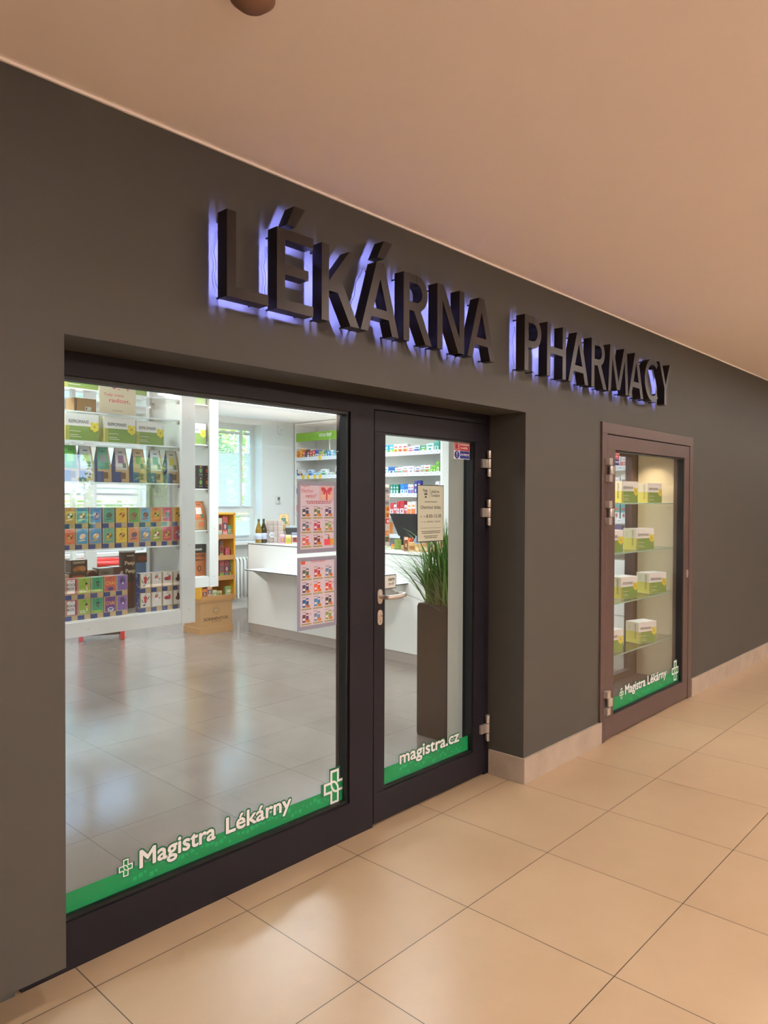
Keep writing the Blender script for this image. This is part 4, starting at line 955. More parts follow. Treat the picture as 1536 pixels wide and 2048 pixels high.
for k in range(28):
    a = 2 * PI * k / 28; r0, r1 = .036, .068 if k % 2 else .055
    b.poly([(.215 + r0 * math.cos(a - .03), .265 + r0 * math.sin(a - .03)), (.215 + r1 * math.cos(a), .265 + r1 * math.sin(a)), (.215 + r0 * math.cos(a + .03), .265 + r0 * math.sin(a + .03))], -.001, C('#3c2c1c'))
b.build('base', t)
b = MB(); b.box(-.0, .02, .0, .30, .405, 1.41, M_YSTAND); b.box(.465, .488, .0, .32, .38, 1.41, M_YSTAND); b.box(0, .488, .30, .32, .405, 1.41, M_YSTAND); b.box(0, .488, 0, .32, 1.40, 1.42, M_YSTAND); b.build('shelf_body', t)
SZ = (.445, .675, .915, 1.165)
for z in SZ:
    b = MB(); b.box(.0, .465, -.01, .30, z - .045, z - .035, M_YSTAND); b.box(-.002, .468, -.014, -.006, z - .055, z + .0, mat('kraft_lip', '#b8844e', .7, noise=.05)); b.build('shelf_tray', t)
GS = 'small packets on the yellow stand'
def pk(u0, u1, v0, z, cols, label, y=YS_ + .06):
    p0, p1 = aty(u0, v0, y), aty(u1, v0, y); w = p1.x - p0.x; h = p0.z - z; b = MB()
    b.box(0, w, 0, .04, 0, h, C(cols[0])); b.rect(w * .08, w * .92, h * .35, h * .68, -.0006, C(cols[1])); b.ell(w * .5, h * .5, w * .25, h * .13, -.0012, C(cols[2])); b.rect(.0, w, h * .0, h * .26, -.0006, C(cols[2 if len(cols) < 4 else 3]))
    tag(b.build('tea_packet', loc=(p0.x, y, z)), label, 'packet', GS)
zt_ = [z - .034 for z in SZ]
pk(437, 444, 1036, zt_[3], ('#c9d0b8', '#b03a48', '#3c4c4a', '#9ac0b8'), 'pale packet with red band on the top tray of the yellow stand')
pk(445.5, 455, 1033, zt_[3], ('#c85a58', '#2f3f60', '#d8a8a0', '#e6a0a0'), 'tall red and navy packet on the top tray of the yellow stand')
pk(456, 463, 1051, zt_[3], ('#4fa08a', '#d8c89a', '#7ab8b0', '#7ac0c8'), 'short teal packet on the top tray of the yellow stand')
pk(439.5, 447, 1081, zt_[2], ('#6a4a38', '#a84a3a', '#3a2a2a', '#a8945a'), 'brown packet on the second tray of the yellow stand')
pk(451, 459.5, 1096, zt_[2], ('#b84a58', '#d07a84', '#a83a48'), 'small red carton on the second tray of the yellow stand')
pk(461, 466, 1100, zt_[2], ('#8a3434', '#6a2a2a', '#a84848'), 'tiny dark red jar box at the right of the second tray')
pk(439.5, 448, 1121, zt_[1], ('#b05a5c', '#5a4a50', '#8a6a60', '#7ab83c'), 'red packet with green foot on the third tray')
pk(449, 458, 1121, zt_[1], ('#a84a54', '#2c3a58', '#c8b09a', '#5a8a88'), 'red and navy packet on the third tray, middle')
pk(459.5, 466, 1120, zt_[1], ('#4f9a3c', '#26324a', '#c9c0a0', '#e0b868'), 'green packet on the third tray beside the yellow wall')
pk(404.5, 414, 1179, zt_[0], ('#d8784a', '#3a3f50', '#b89a84', '#4a3a40'), 'orange packet on the lowest tray, far left', YS_ + .05)
pk(415, 424, 1172, zt_[0], ('#e0a878', '#2f3a5a', '#c8b09a'), 'peach and navy packet on the lowest tray')
pk(425.5, 434, 1181, zt_[0], ('#cfd6b8', '#7aa85a', '#a8c8c0', '#d8b88a'), 'pale green packet on the lowest tray')
pk(435, 444, 1182, zt_[0], ('#c9c08a', '#8aa850', '#b06a4a'), 'olive packet on the lowest tray')
pk(451, 464.5, 1173, zt_[0], ('#8fb86a', '#c8d4a0', '#e9e6dc', '#eeeae0'), 'tall light green and white packet on the lowest tray, right')

# ------------------------------------------------------------------ radiators
def radiator(x0, n, y, label):
    t = thing('radiator', (x0, y, 0), label=label, cat='radiator')
    for k in range(n):
        b = MB(); x = k * .062
        b.tube([(x, 0, .20), (x, -.02, .17), (x, -.02, .70), (x, 0, .735), (x, .05, .72), (x, .06, .6), (x, .06, .2)], .021, M_PLASTIC, 10); b.build('radiator_column', t)
    b = MB()
    for x in (.062 * 2, .062 * (n - 2)): b.tube([(x, 0, 0), (x, 0, .2)], .012, M_PLASTIC, 8)
    b.tube([(0, .01, .22), (.062 * (n - 1), .01, .22)], .016, M_PLASTIC, 8); b.tube([(0, .01, .68), (.062 * (n - 1), .01, .68)], .016, M_PLASTIC, 8)
    b.build('radiator_pipe', t)
radiator(5.70, 13, 8.62, 'white column radiator under the right back window')

# ------------------------------------------------------------------ counter
M_CTOP = mat('counter_top', '#d9dedb', .25, noise=.02); M_KICK = mat('greige_plinth', '#a99f98', .5, noise=.05)
M_LINE = mat('dark_edge_strip', '#3a3c3e', .5)
t = thing('counter', (0, 0, 0), label='long white pharmacy counter with a lower writing ledge', cat='counter')
CXF, CY0, CY1, CZ = 5.30, 3.15, 7.15, 1.055
b = MB(); b.box(CXF, 5.95, CY0, CY1, .10, CZ - .008, M_PANEL); b.build('front_panel', t)
b = MB(); b.box(CXF + .006, 5.94, CY0, CY1 - .006, 0, .10, M_KICK); b.build('plinth', t)
b = MB(); b.box(CXF - .004, 5.96, CY0, CY1 + .004, CZ - .008, CZ, M_CTOP, {'left': M_LINE, 'back': M_LINE}); b.build('worktop', t)
b = MB(); b.box(CXF - .002, CXF + .004, CY1 - .002, CY1 + .003, .1, CZ - .008, M_LINE); b.build('edge_strip', t)
# ledge: shallow box with slanting underside
b = MB()
lx = 5.02; ya, yb = 4.60, 6.84; z1 = .778
b.face([(lx, ya, z1), (CXF, ya, z1), (CXF, yb, z1), (lx, yb, z1)], M_CTOP)
b.face([(lx, yb, z1 - .010), (lx, ya, z1 - .010), (lx, ya, z1), (lx, yb, z1)], M_LINE)
b.face([(lx, ya, z1 - .010), (CXF, ya, z1 - .010), (CXF, ya, z1), (lx, ya, z1)], M_LINE)
b.face([(lx, ya, z1 - .010), (lx, yb, z1 - .010), (CXF, yb, z1 - .010), (CXF, ya, z1 - .010)], M_PANEL)
b.face([(lx, yb, z1 - .010), (lx, yb, z1), (CXF, yb, z1), (CXF, yb, z1 - .010)], M_LINE)
b.prism([(lx + .06, z1 - .01), (CXF, z1 - .16), (CXF, z1 - .01)], ya + .05, ya + .07, M_PANEL); b.prism([(lx + .06, z1 - .01), (CXF, z1 - .16), (CXF, z1 - .01)], yb - .07, yb - .05, M_PANEL)
b.build('ledge', t)
# leaflets on ledge
for k, (y, c, rz) in enumerate(((6.72, '#c9ccd2', .1), (6.62, '#b9bdc4', -.05), (6.35, '#e4e4e8', .3), (6.08, '#d8b8b4', .15), (5.82, '#e3cfca', -.2), (5.55, '#dcd4d2', .25), (5.3, '#e8dedb', -.1))):
    b = MB(); b.box(-.10, .10, -.07, .07, 0, .004 + .002 * (k % 3), C('#eceae8'), {'top': C(c)}); b.rect(-.0, .0, 0, 0, 0, C(c))
    tag(b.build('leaflet', loc=(5.165, y, z1 + .0005), rz=rz), ['light grey leaflet farthest along the ledge', 'darker grey leaflet second from the far end of the ledge', 'white leaflet lying askew on the ledge', 'rose coloured leaflet on the ledge', 'pale pink leaflet tilted left on the ledge', 'beige white leaflet tilted right on the ledge', 'cream leaflet nearest the posters on the ledge'][k], 'leaflet', 'leaflets on the counter ledge')

# items on the counter; bases found on the worktop plane
def cpos(u, v):
    p = atz(u, v, CZ)
    d = ray(u, v); x = min(max(p.x, 5.345), 5.80, 7.08 * d.x / d.y)      # keep it on the worktop
    return Vector((x, x * d.y / d.x, CZ))
def cbox(u, v, wpx, hpx, cols, name, label, cat, group=None, d=.06, lift=0):
    p = cpos(u, v); tdep = (p - Vector((0, 0, H))).dot(-Vector((R[0][2], R[1][2], R[2][2]))); k = tdep / FPX
    w = wpx * k; h = hpx * k; b = MB()
    b.box(-w / 2, w / 2, -d / 2, d / 2, 0, h, C(cols[0]))
    if len(cols) > 1: b.rect(-w * .42, w * .42, h * .15, h * .6, -d / 2 - .0006, C(cols[1]))
    if len(cols) > 2: b.ell(0, h * .42, w * .22, h * .16, -d / 2 - .0012, C(cols[2]))
    if len(cols) > 3: b.rect(-w / 2, w / 2, h * .8, h * .97, -d / 2 - .0006, C(cols[3]))
    o = b.build(name, loc=(p.x + .03, p.y + .02, CZ + .0005 + lift), rz=math.radians(-38)); tag(o, label, cat, group); return o
GB = mat('green_bottle_glass', '#2c2a0c', .08, noise=.03, coat=.5); AB = mat('amber_bottle_glass', '#8a6a10', .08, coat=.5, noise=.05)
def bottle(u, v, m, label):
    p = cpos(u, v); t = thing('bottle', (p.x + .04, p.y, CZ + .0005), label=label, cat='bottle', group='bottles on the counter')
    b = MB(); b.lathe([(.037, 0), (.040, .01), (.040, .15), (.034, .18), (.016, .235), (.013, .25), (.013, .285)], m, 20); b.build('glass_body', t)
    b = MB(); b.lathe([(.0415, .045), (.0415, .12)], C('#c4cbe0'), 20); b.build('paper_label', t)
    b = MB(); b.lathe([(.0145, .262), (.0145, .292)], C('#4a4a30'), 12); b.build('cap', t)
bottle(512, 1083.5, AB, 'amber bottle with pale label at the far left end of the counter')
bottle(522, 1084, GB, 'dark bottle half hidden behind the stacked soap cartons')
p = cpos(527, 1086)
for c in range(4):
    for r in range(4):
        b = MB(); b.box(-.026, .026, -.026, .026, 0, .068, C('#cbbbb2')); b.ell(0, .036, .015, .017, -.0266, C('#a8978e')); b.ell(0, .036, .012, .014, -.027, C('#cbbbb2')); b.rect(-.018, .018, .012, .016, -.0266, C('#8f8078'))
        pp = cpos(528 + c * 8.4, 1085.2 + c * .5)
        tag(b.build('soap_carton', loc=(pp.x + .06, pp.y + .0, CZ + .0005 + r * .0685), rz=math.radians(-38)), 'beige soap carton, column %s, %s from the bottom of the stack' % (['one from the bottles', 'two', 'three', 'four next to the jars'][c], ordw[r]), 'carton', 'stacked soap cartons on the counter')
b = MB(); b.prism([(-.045 + .0 * k, .0) for k in ()] or [(math.cos(PI / 3 * k) * .042, math.sin(PI / 3 * k) * .042 + .042) for k in range(6)], -.003, 0, C('#d9dade')); b.rect(-.026, .026, .036, .040, -.0036, C('#6a6f80')); b.rect(-.012, .012, .048, .051, -.0036, C('#6a6f80'))
pp = cpos(536.5, 1085.8); tag(b.build('price_card', loc=(pp.x + .06 - .616 * .030, pp.y - .788 * .030, CZ + .055), rz=math.radians(-38)), 'white hexagonal card in front of the stacked soap cartons', 'card')
G2 = 'small products on the counter'
cbox(553, 1086, 7, 16, ('#c98a4a', '#8a4a2c', '#e0b070', '#e6e2da'), 'jar_carton', 'small amber jar carton next to the soap cartons', 'carton', G2)
cbox(563, 1087, 9.5, 18, ('#d8a8b8', '#c87a98', '#d8b84a', '#e9d0d8'), 'jar_carton', 'pink carton on the counter left of the yellow one', 'carton', G2)
cbox(575, 1088, 11, 18, ('#d8c26a', '#c9a848', '#a8b850', '#e8e2cc'), 'jar_carton', 'yellow carton on the counter beside the pink one', 'carton', G2)
cbox(567, 1083, 8, 18, ('#c8743a', '#a84a2c'), 'jar_carton', 'orange carton standing behind the pink carton', 'carton', G2, lift=0)
cbox(588, 1088, 12, 22, ('#d6cfcc', '#a8483c', '#5a3a2c', '#7a8ab0'), 'candy_jar', 'round pale tin with reddish picture beside the poster', 'tin', G2)
b = MB(); pp = cpos(585, 1080); b.tube([(0, 0, 0), (0, 0, .09)], .018, GB, 12); b.tube([(0, 0, .09), (0, 0, .11)], .012, C('#e0b8a8'), 12)
tag(b.build('small_bottle', loc=(pp.x + .08, pp.y, CZ + .0005)), 'small dark bottle with pink cap behind the round tin', 'bottle')
# card pouch on a riser behind
q_ = atx(568, 1062, 5.72)
tag(pouch('#d8b47a', '#4a7060', '#b08a58', .14, atx(568, 1028, 5.72).z - q_.z, .06, False).build('kraft_pouch', loc=(5.72, q_.y, q_.z), rz=math.radians(-38)), 'kraft pouch with green label behind the cartons', 'pouch')
b = MB(); b.box(-.10, .10, -.06, .06, 0, q_.z - CZ, C('#e4e4e0')); tag(b.build('product_riser', loc=(5.72, q_.y, CZ), rz=math.radians(-38)), 'low white riser under the kraft pouch on the counter', 'riser')
b = MB(); b.box(-.035, .035, -.02, .02, 0, .14, C('#7fc0b8')); b.rect(-.03, .03, .07, .12, -.0206, C('#a8c85a')); b.rect(-.03, .03, .05, .06, -.0206, C('#2f6ab0'))
pp = cpos(580, 1076); tag(b.build('carton', loc=(5.86, atx(580, 1060, 5.86).y, CZ + .0005), rz=math.radians(-38)), 'green and blue carton between the kraft pouch and the shelves', 'carton')
pp = Vector((5.74, atx(585, 1060, 5.74).y, CZ))
M_CASH = mat('cash_register_grey', '#3e4347', .4, noise=.05)
t = thing('cash_register', (pp.x, pp.y, CZ), math.radians(-38), 'dark grey cash register on the counter behind the upper poster', 'cash register')
b = MB(); b.box(-.06, .06, -.05, .05, 0, .09, M_CASH); b.build('base', t)
b = MB(); b.prism([(-.09, .185), (-.07, .09), (.10, .09), (.11, .185)], -.06, .06, M_CASH); b.build('housing', t, bevel=.006)
b = MB(); b.prism([(-.09, .1855), (.11, .1855), (.10, .205), (-.08, .205)], -.06, .06, C('#b4bcc0')); b.build('lid', t)

# products on the counter seen through the door
def tin(u, v, r, h, mats_, label, name='tin'):
    p = cpos(u, v); b = MB(); b.lathe([(r, 0), (r, h * .2), (r, h * .75), (r, h * .97), (r * .97, h)], None, 20, mats=mats_); tag(b.build(name, loc=(p.x + r, p.y, CZ + .0005)), label, 'tin', 'jars on the counter near the door')
OG = C('#7a8a34')
tin(791, 1099, .037, .105, [OG, OG, OG, OG, C('#5a6428')], 'olive green tin on the counter near the door handle')

b = MB(); pp = cpos(805, 1101); b.box(-.055, .055, -.04, .04, 0, .05, M_KRAFT); b.rect(-.04, .04, .015, .028, -.0406, C('#8a6844'))
tag(b.build('kraft_tray', loc=(pp.x + .07, pp.y, CZ + .0005), rz=math.radians(-40)), 'small kraft tray holding red sticks on the counter', 'tray')
rnd = random.Random(2)
for k in range(9):
    b = MB(); a = rnd.uniform(-.4, .4); c = rnd.choice(['#d8342c', '#e8683c', '#d84a2c', '#e88a5a'])
    b.box(-.007, .007, -.003, .003, 0, rnd.uniform(.09, .12), C(c)); o = b.build('candy_stick', loc=(pp.x + .07 + rnd.uniform(-.035, .035), pp.y + rnd.uniform(-.02, .02), CZ + .02), rz=math.radians(-40)); o.rotation_euler = (rnd.uniform(-.15, .15), a, math.radians(-40))
    tag(o, '%s candy stick, %s of those standing in the small kraft tray' % ({'#d8342c': 'red', '#e8683c': 'orange', '#d84a2c': 'vermilion', '#e88a5a': 'pale orange'}[c], ordw[k]), 'candy', 'candy sticks in the kraft tray')
for k, (u, c1, c2, w, h, lb) in enumerate(((779, '#6a4f96', '#b8486a', 14, 10, 'violet carton lying behind the olive tin'), (776, '#a8c08a', '#dfe6d0', 10, 7, 'pale green flat carton left of the olive tin'), (786, '#d88a3a', '#f0c070', 9, 9, 'orange carton behind the olive tin'), (822, '#d8b078', '#b07a48', 12, 18, 'amber carton right of the kraft tray'), (835, '#d8a868', '#e8d0a0', 12, 15, 'tan carton partly behind the grass'), (850, '#c98a5a', '#e0c8a0', 14, 18, 'brown carton behind the grass'), (868, '#c8a888', '#d86a4a', 14, 20, 'pale carton with orange panel behind the grass'), (884, '#d88a68', '#f0d0b8', 12, 24, 'salmon carton behind the grass tips'))):
    cbox(u, 1099.5 + (u - 776) * .07 - (4 if k in (0, 2) else 0), w, h, (c1, c2), 'carton', lb, 'carton', 'small cartons near the door', d=.05)
cbox(810.5, 1103, 7, 29, ('#8a4a2c', '#5a2c1c', '#d8a870', '#e8c8b0'), 'syrup_bottle', 'slim brown bottle standing in front of the kraft tray', 'bottle', d=.03)
b = MB(); pp = cpos(826, 1096); b.prism([(-.05, 0), (.04, 0), (.05, .10), (.01, .15), (-.03, .09)], -.01, .01, C('#8fa0c0')); tag(b.build('foil_bag', loc=(pp.x + .05, pp.y, CZ + .001), rz=math.radians(-40)), 'crumpled blue silver foil bag behind the opening hours sign', 'bag')
# black monitor (tapered housing) above counter
pa, pb, pc, pd = atx(779, 1027, 6.0), atx(838, 1027, 6.0), atx(828, 1073, 6.0), atx(797, 1073, 6.0)
t = thing('monitor', (6.0, (pa.y + pb.y) / 2, CZ), label='black tapered monitor back above the counter, left of the hours sign', cat='monitor')
yc = (pa.y + pb.y) / 2
b = MB(); hb = .13; ht = pa.z - CZ
F_ = [(-.0, pa.y - yc, ht), (-.0, pb.y - yc - .05, ht), (-.0, pc.y - yc, hb), (-.0, pd.y - yc, hb)]
B_ = [(.07, p[1], p[2]) for p in F_]
b.face(F_[::-1], M_BLACK); b.face(B_, M_BLACK)
for k in range(4): k2 = (k + 1) % 4; b.face([F_[k], F_[k2], B_[k2], B_[k]], M_BLACK if k != 3 else C('#5a5d60'))
b.build('housing', t)
b = MB(); b.box(-.0, .05, pc.y - yc + .02, pd.y - yc - .02, .0, hb, M_BLACK); b.box(-.08, .1, pc.y - yc - .02, pd.y - yc + .02, 0, .012, M_BLACK); b.build('stand', t)
b = MB(); b.box(5.96, 6.25, 4.3, 6.7, .0, CZ - .02, M_PANEL); tag(b.build('back_counter'), 'low white back counter behind the main counter', 'counter')

# ------------------------------------------------------------------ wall shelf units
XS = 7.35
def shelf_unit(y0, y1, zt, shelves, label, signboard=None):
    t = thing('shelf_unit', (XS, y0, 0), label=label, cat='shelf unit'); L_ = y1 - y0
    for y in (0, L_ - .03):
        b = MB(); b.box(0, .42, y, y + .03, 0, zt, M_PANEL); b.build('side_panel', t)
    b = MB(); b.box(.40, .42, .03, L_ - .03, 0, zt, M_PANEL); b.build('back_panel', t)
    b = MB(); b.box(0, .42, 0, L_, zt, zt + .02, M_PANEL); b.build('top_panel', t)
    b = MB(); b.box(.02, .4, .03, L_ - .03, .08, .95, M_PANEL)
    for z in (.36, .65): b.box(.016, .02, .03, L_ - .03, z, z + .006, C('#a8aaa8'))
    b.build('drawer_base', t)
    for z in shelves:
        b = MB(); b.box(.005, .40, .03, L_ - .03, z - .018, z, M_PANEL); sh = b.build('shelf', t)
        b = MB(); b.box(-.004, .005, .03, L_ - .03, z - .035, z + .018, C('#dfe6ea'))
        rnd = random.Random(int(z * 100) + int(y0 * 10)); y = .05
        while y < L_ - .08:
            b.face([(-.0045, y + .05, z - .03), (-.0045, y, z - .03), (-.0045, y, z + .014), (-.0045, y + .05, z + .014)], C('#f2f4f6')); b.face([(-.005, y + .04, z - .01), (-.005, y + .01, z - .01), (-.005, y + .01, z - .002), (-.005, y + .04, z - .002)], C('#8a90a8')); y += rnd.uniform(.07, .14)
        b.build('price_rail', sh)
    return t
Z1_, Z2_, Z3_, Z4_ = 2.215, 1.935, 1.655, 1.375
t = shelf_unit(5.81, 8.72, 2.735, (Z1_, Z2_, Z3_, Z4_, 1.10), 'tall white wall shelf unit with a lime green header board in the back corner')
b = MB(); b.box(.0, .012, .03, 2.88, 2.475, 2.605, C('#86bb2c')); b.build('header_board', t)
hb_ = MB(); 
def yzrect(b, y0, y1, z0, z1, x, m): b.face([(x, y1, z0), (x, y0, z0), (x, y0, z1), (x, y1, z1)], m)
def yztext(b, st, y, z, h, x, m, width, bold=.02):
    g = text_geo(st, bold); k = width / (g[3] - g[2]); kz = h / (text_geo('H')[5] - text_geo('H')[4]); n = len(b.v)
    for v in g[0]: b.v.append(Vector((x, y - (v.x - g[2]) * k, z + v.y * kz)))
    for f in g[1]: b.f.append(tuple(n + i for i in f)); b.m.append(b.mi(m)); b.smooth.append(False)
yv0, yv1 = atx(638, 870, XS).y, atx(664, 870, XS).y
yztext(hb_, 'VITAMÍNY', yv0 - 5.81, 2.525, .045, -.002, C('#f2f8ea'), yv0 - yv1)
rnd = random.Random(9)
for k in range(16):
    yy = 2.7 - k * .17 + rnd.uniform(-.03, .03); zz_ = rnd.uniform(2.50, 2.56); q = rnd.uniform(.02, .032)
    if yv1 - 5.81 - .03 < yy < yv0 - 5.81 + .03: continue
    for (a, c, d_, e_) in ((yy, yy + q, zz_, zz_ + .004), (yy, yy + q, zz_ + q - .004, zz_ + q), (yy, yy + .004, zz_, zz_ + q), (yy + q - .004, yy + q, zz_, zz_ + q)): yzrect(hb_, a, c, d_, e_, -.001, C('#5f9420'))
hb_.build('header_print', t)
# yellow price tags
for z, us in ((Z1_, (640,)), (Z2_, (607, 617, 630.5, 640.5))):
    for u in us:
        y = atx(u, 950, XS).y - 5.81; b = MB(); b.face([(-.006, y + .035 * math.cos(a), z - .005 + .035 * math.sin(a)) for a in [-2 * PI * i / 12 for i in range(12)]], C('#f2c832')); b.build('price_tag', t)
t2 = shelf_unit(2.75, 4.35, 2.60, (Z1_, Z2_, Z3_, Z4_, 1.10), 'white wall shelf unit seen through the display case glass')

GM = 'medicine cartons on the wall shelves'
def med(u0, u1, vtop, z, cols, label, xin=.012, round_=False, group=GM):
    y1_ = atx(u0, 950, XS + xin).y; y0_ = atx(u1, 950, XS + xin).y; zt = atx((u0 + u1) / 2, vtop, XS + xin).z
    w = y1_ - y0_; h = max(zt - z, .03); b = MB(); a, c, e = [C(q) for q in (list(cols) + [cols[-1]] * 3)[:3]]
    if round_:
        b.lathe([(w / 2, 0), (w / 2, h * .5), (w / 2, h * .85), (w / 2 * 1.04, h * .86), (w / 2 * 1.04, h)], None, 16, cx=w / 2, mats=[c, a, e, e, e])
    else:
        b.box(0, min(.07, max(.04, w)), -w / 2, w / 2, 0, h, a)
        yzrect(b, -w * .5 + .003, w * .5 - .003, h * .08, h * .48, -.0008, c); yzrect(b, -w * .35, w * .3, h * .62, h * .76, -.0012, e)
        b.face([(-.0016, w * .2 * math.cos(q), h * .3 + h * .14 * math.sin(q)) for q in [-2 * PI * i / 8 for i in range(8)]], e)
    tag(b.build('medicine_carton', loc=(XS + xin, (y0_ + y1_) / 2, z + .0005)), label, 'medicine box', group)
row = lambda s_: s_
P1 = [(591, 597.5, 903, ('#f08a2a', '#e8642c', '#f6c04a'), 'orange'), (599, 605, 898, ('#f5a32c', '#ee7a30', '#f8d060'), 'tall amber'), (605.5, 610, 902, ('#e0605a', '#2c4a60', '#efefef'), 'coral and navy'), (610.5, 616, 898.5, ('#3c4048', '#5a6478', '#202226'), 'black', 1),
      (614.5, 618.5, 902, ('#8a2f3a', '#c8d0cc', '#efe8e4'), 'burgundy'), (619, 624.5, 902, ('#d83a3c', '#b84a3a', '#f0c8b8'), 'red'), (625, 629.5, 900, ('#dc4340', '#8ac050', '#efe2dc'), 'red and green'), (630.5, 637, 899.5, ('#3a4aa8', '#f0f0f4', '#2c4a98'), 'royal blue'), (637.5, 641, 902, ('#8ab868', '#d8e4c0', '#e86a3c'), 'sage'), (641.5, 648, 902, ('#9ac06a', '#efe6d0', '#e88a4a'), 'light green and cream'),
      (649, 654, 900, ('#2f7a60', '#e6eef2', '#2f8ad0'), 'green and white'), (654.5, 660, 902, ('#5ab0dc', '#2f6ab0', '#d8ecf4'), 'sky blue'), (661.5, 666, 900, ('#e0eef4', '#b8d8e4', '#8ab8d0'), 'icy white'), (667, 670.5, 900, ('#8ac4d8', '#cfe6ee', '#5a98b8'), 'pale aqua'), (671, 675, 900, ('#3a8a84', '#c8e0e0', '#c84a4a'), 'dark teal'), (676, 683.5, 906, ('#dfe9ec', '#b8d0d8', '#8aa8b0'), 'flat white')]
for q in P1: med(q[0], q[1], q[2], Z1_, q[3], '%s supplement pack on the top shelf under the lime header board' % q[4], round_=len(q) > 5)
P2 = [(592, 595, 940, ('#3a6a98', '#5a9ad0', '#dfe9f0'), 'slim blue'), (595.5, 605.5, 940, ('#dfe2e4', '#3a5a80', '#e89a6a'), 'white and navy'), (606.5, 615.5, 946, ('#dce8ee', '#bcd4e0', '#6a98c0'), 'low pale blue'), (616.5, 624, 939.5, ('#c8dcf0', '#4a86cc', '#3a4a98'), 'blue drop patterned'), (625, 636, 945, ('#9ad0ee', '#2f8ad0', '#e0f0f8'), 'bright blue flat'), (637, 641, 942, ('#dcecf0', '#a8d0c8', '#5aa8a0'), 'mint white'), (642, 652, 938, ('#e8f2f0', '#6ac08a', '#6a7a8a'), 'white and leaf green'), (654, 662.5, 944.5, ('#e6ecee', '#c0ccd4', '#5a6a80'), 'flat white striped'), (664, 669.5, 945, ('#c9d0b8', '#b0b89a', '#a0a88a'), 'sage square'), (671.5, 677, 933, ('#eef0f4', '#6a5a80', '#b8405a'), 'tall white'), (678.5, 685, 932, ('#4a5aa0', '#3a80c8', '#c87ab0'), 'tall violet blue')]
for q in P2: med(q[0], q[1], q[2], Z2_, q[3], '%s carton on the second shelf under the lime header board' % q[4])
for q in [(590, 593.5, 977, ('#3a4a7a', '#5a7aa8', '#d8dce4'), 'navy'), (673, 677, 980, ('#e8e4e0', '#d84a3c', '#c03a3a'), 'white and red'), (677.5, 685, 977, ('#f0b83c', '#d8403c', '#f8e0a0'), 'yellow and red')]: med(q[0], q[1], q[2], Z3_, q[3], '%s carton on the third shelf beside the upper poster' % q[4])
for q in [(590, 593.5, 1010, ('#e0484a', '#efe4e2', '#c83a3c'), 'red'), (673, 677.5, 1016, ('#d83a34', '#efe0dc', '#e87a5a'), 'crimson'), (678, 685, 1013, ('#ee5a40', '#f4e6e0', '#c83030'), 'scarlet')]: med(q[0], q[1], q[2], Z4_, q[3], '%s carton on the fourth shelf beside the upper poster' % q[4])
P3 = [(765, 777, 891, ('#3a9ad8', '#8ad04a', '#dff0f8'), 'blue with green drop, left'), (778, 786.5, 889.5, ('#3f9fdc', '#8fd04e', '#e4f2f8'), 'blue with green drop, right'), (787, 795.5, 889, ('#f2ecea', '#e8b83c', '#d84a4a'), 'white with yellow wedge, first'), (796, 804.5, 888.5, ('#f2eae8', '#e08a4a', '#d0404a'), 'white with orange wedge'), (805, 814.5, 888, ('#f0e8e6', '#d8a03c', '#c83a4a'), 'white with yellow wedge, last'), (815.5, 827, 893, ('#f0ecee', '#e88a98', '#b83a5a'), 'white with pink tablet'), (828, 839.5, 891, ('#e6e9f2', '#3a6ac0', '#4a5aa0'), 'white with blue swirl'), (840.5, 852, 891, ('#3aa86a', '#9ad060', '#e6f4ea'), 'green'), (852.5, 867, 886.5, ('#e2eeee', '#f0f0f4', '#3ab0a0'), 'large white and turquoise'), (868.5, 877, 882, ('#58c0ac', '#d6e6e6', '#2f9a8a'), 'tall turquoise')]
for q in P3: med(q[0], q[1], q[2], Z1_, q[3], '%s carton on the top shelf seen through the door' % q[4])
P4 = [(765, 776, 935, ('#dff0f4', '#bfe4ee', '#5a8aa0'), 'icy'), (777, 789, 934, ('#2f6ec0', '#c8dcd8', '#3a4a78'), 'strong blue'), (790, 804, 935, ('#f0e6ec', '#3ab08a', '#d86a8a'), 'white and emerald'), (805, 815.5, 932.5, ('#efeeee', '#f08a60', '#8aa0b0'), 'white and orange'), (816, 827.5, 932, ('#eceeee', '#dfe4e8', '#8a94b0'), 'plain white'), (829, 841, 933.5, ('#eceaee', '#d8a070', '#5a64a0'), 'white striped'), (842, 847, 930, ('#eceaea', '#b89080', '#a8a8b0'), 'narrow white and tan'), (848, 860, 930, ('#ececec', '#8ac858', '#e05a6a'), 'wide white and green'), (861, 871, 931.5, ('#8ccc4a', '#b8e080', '#5a9a30'), 'spring green'), (872.5, 878, 923, ('#7cc444', '#d8ecc0', '#5a9a30'), 'tall spring green')]
for q in P4: med(q[0], q[1], q[2], Z2_, q[3], '%s carton on the second shelf seen through the door' % q[4])
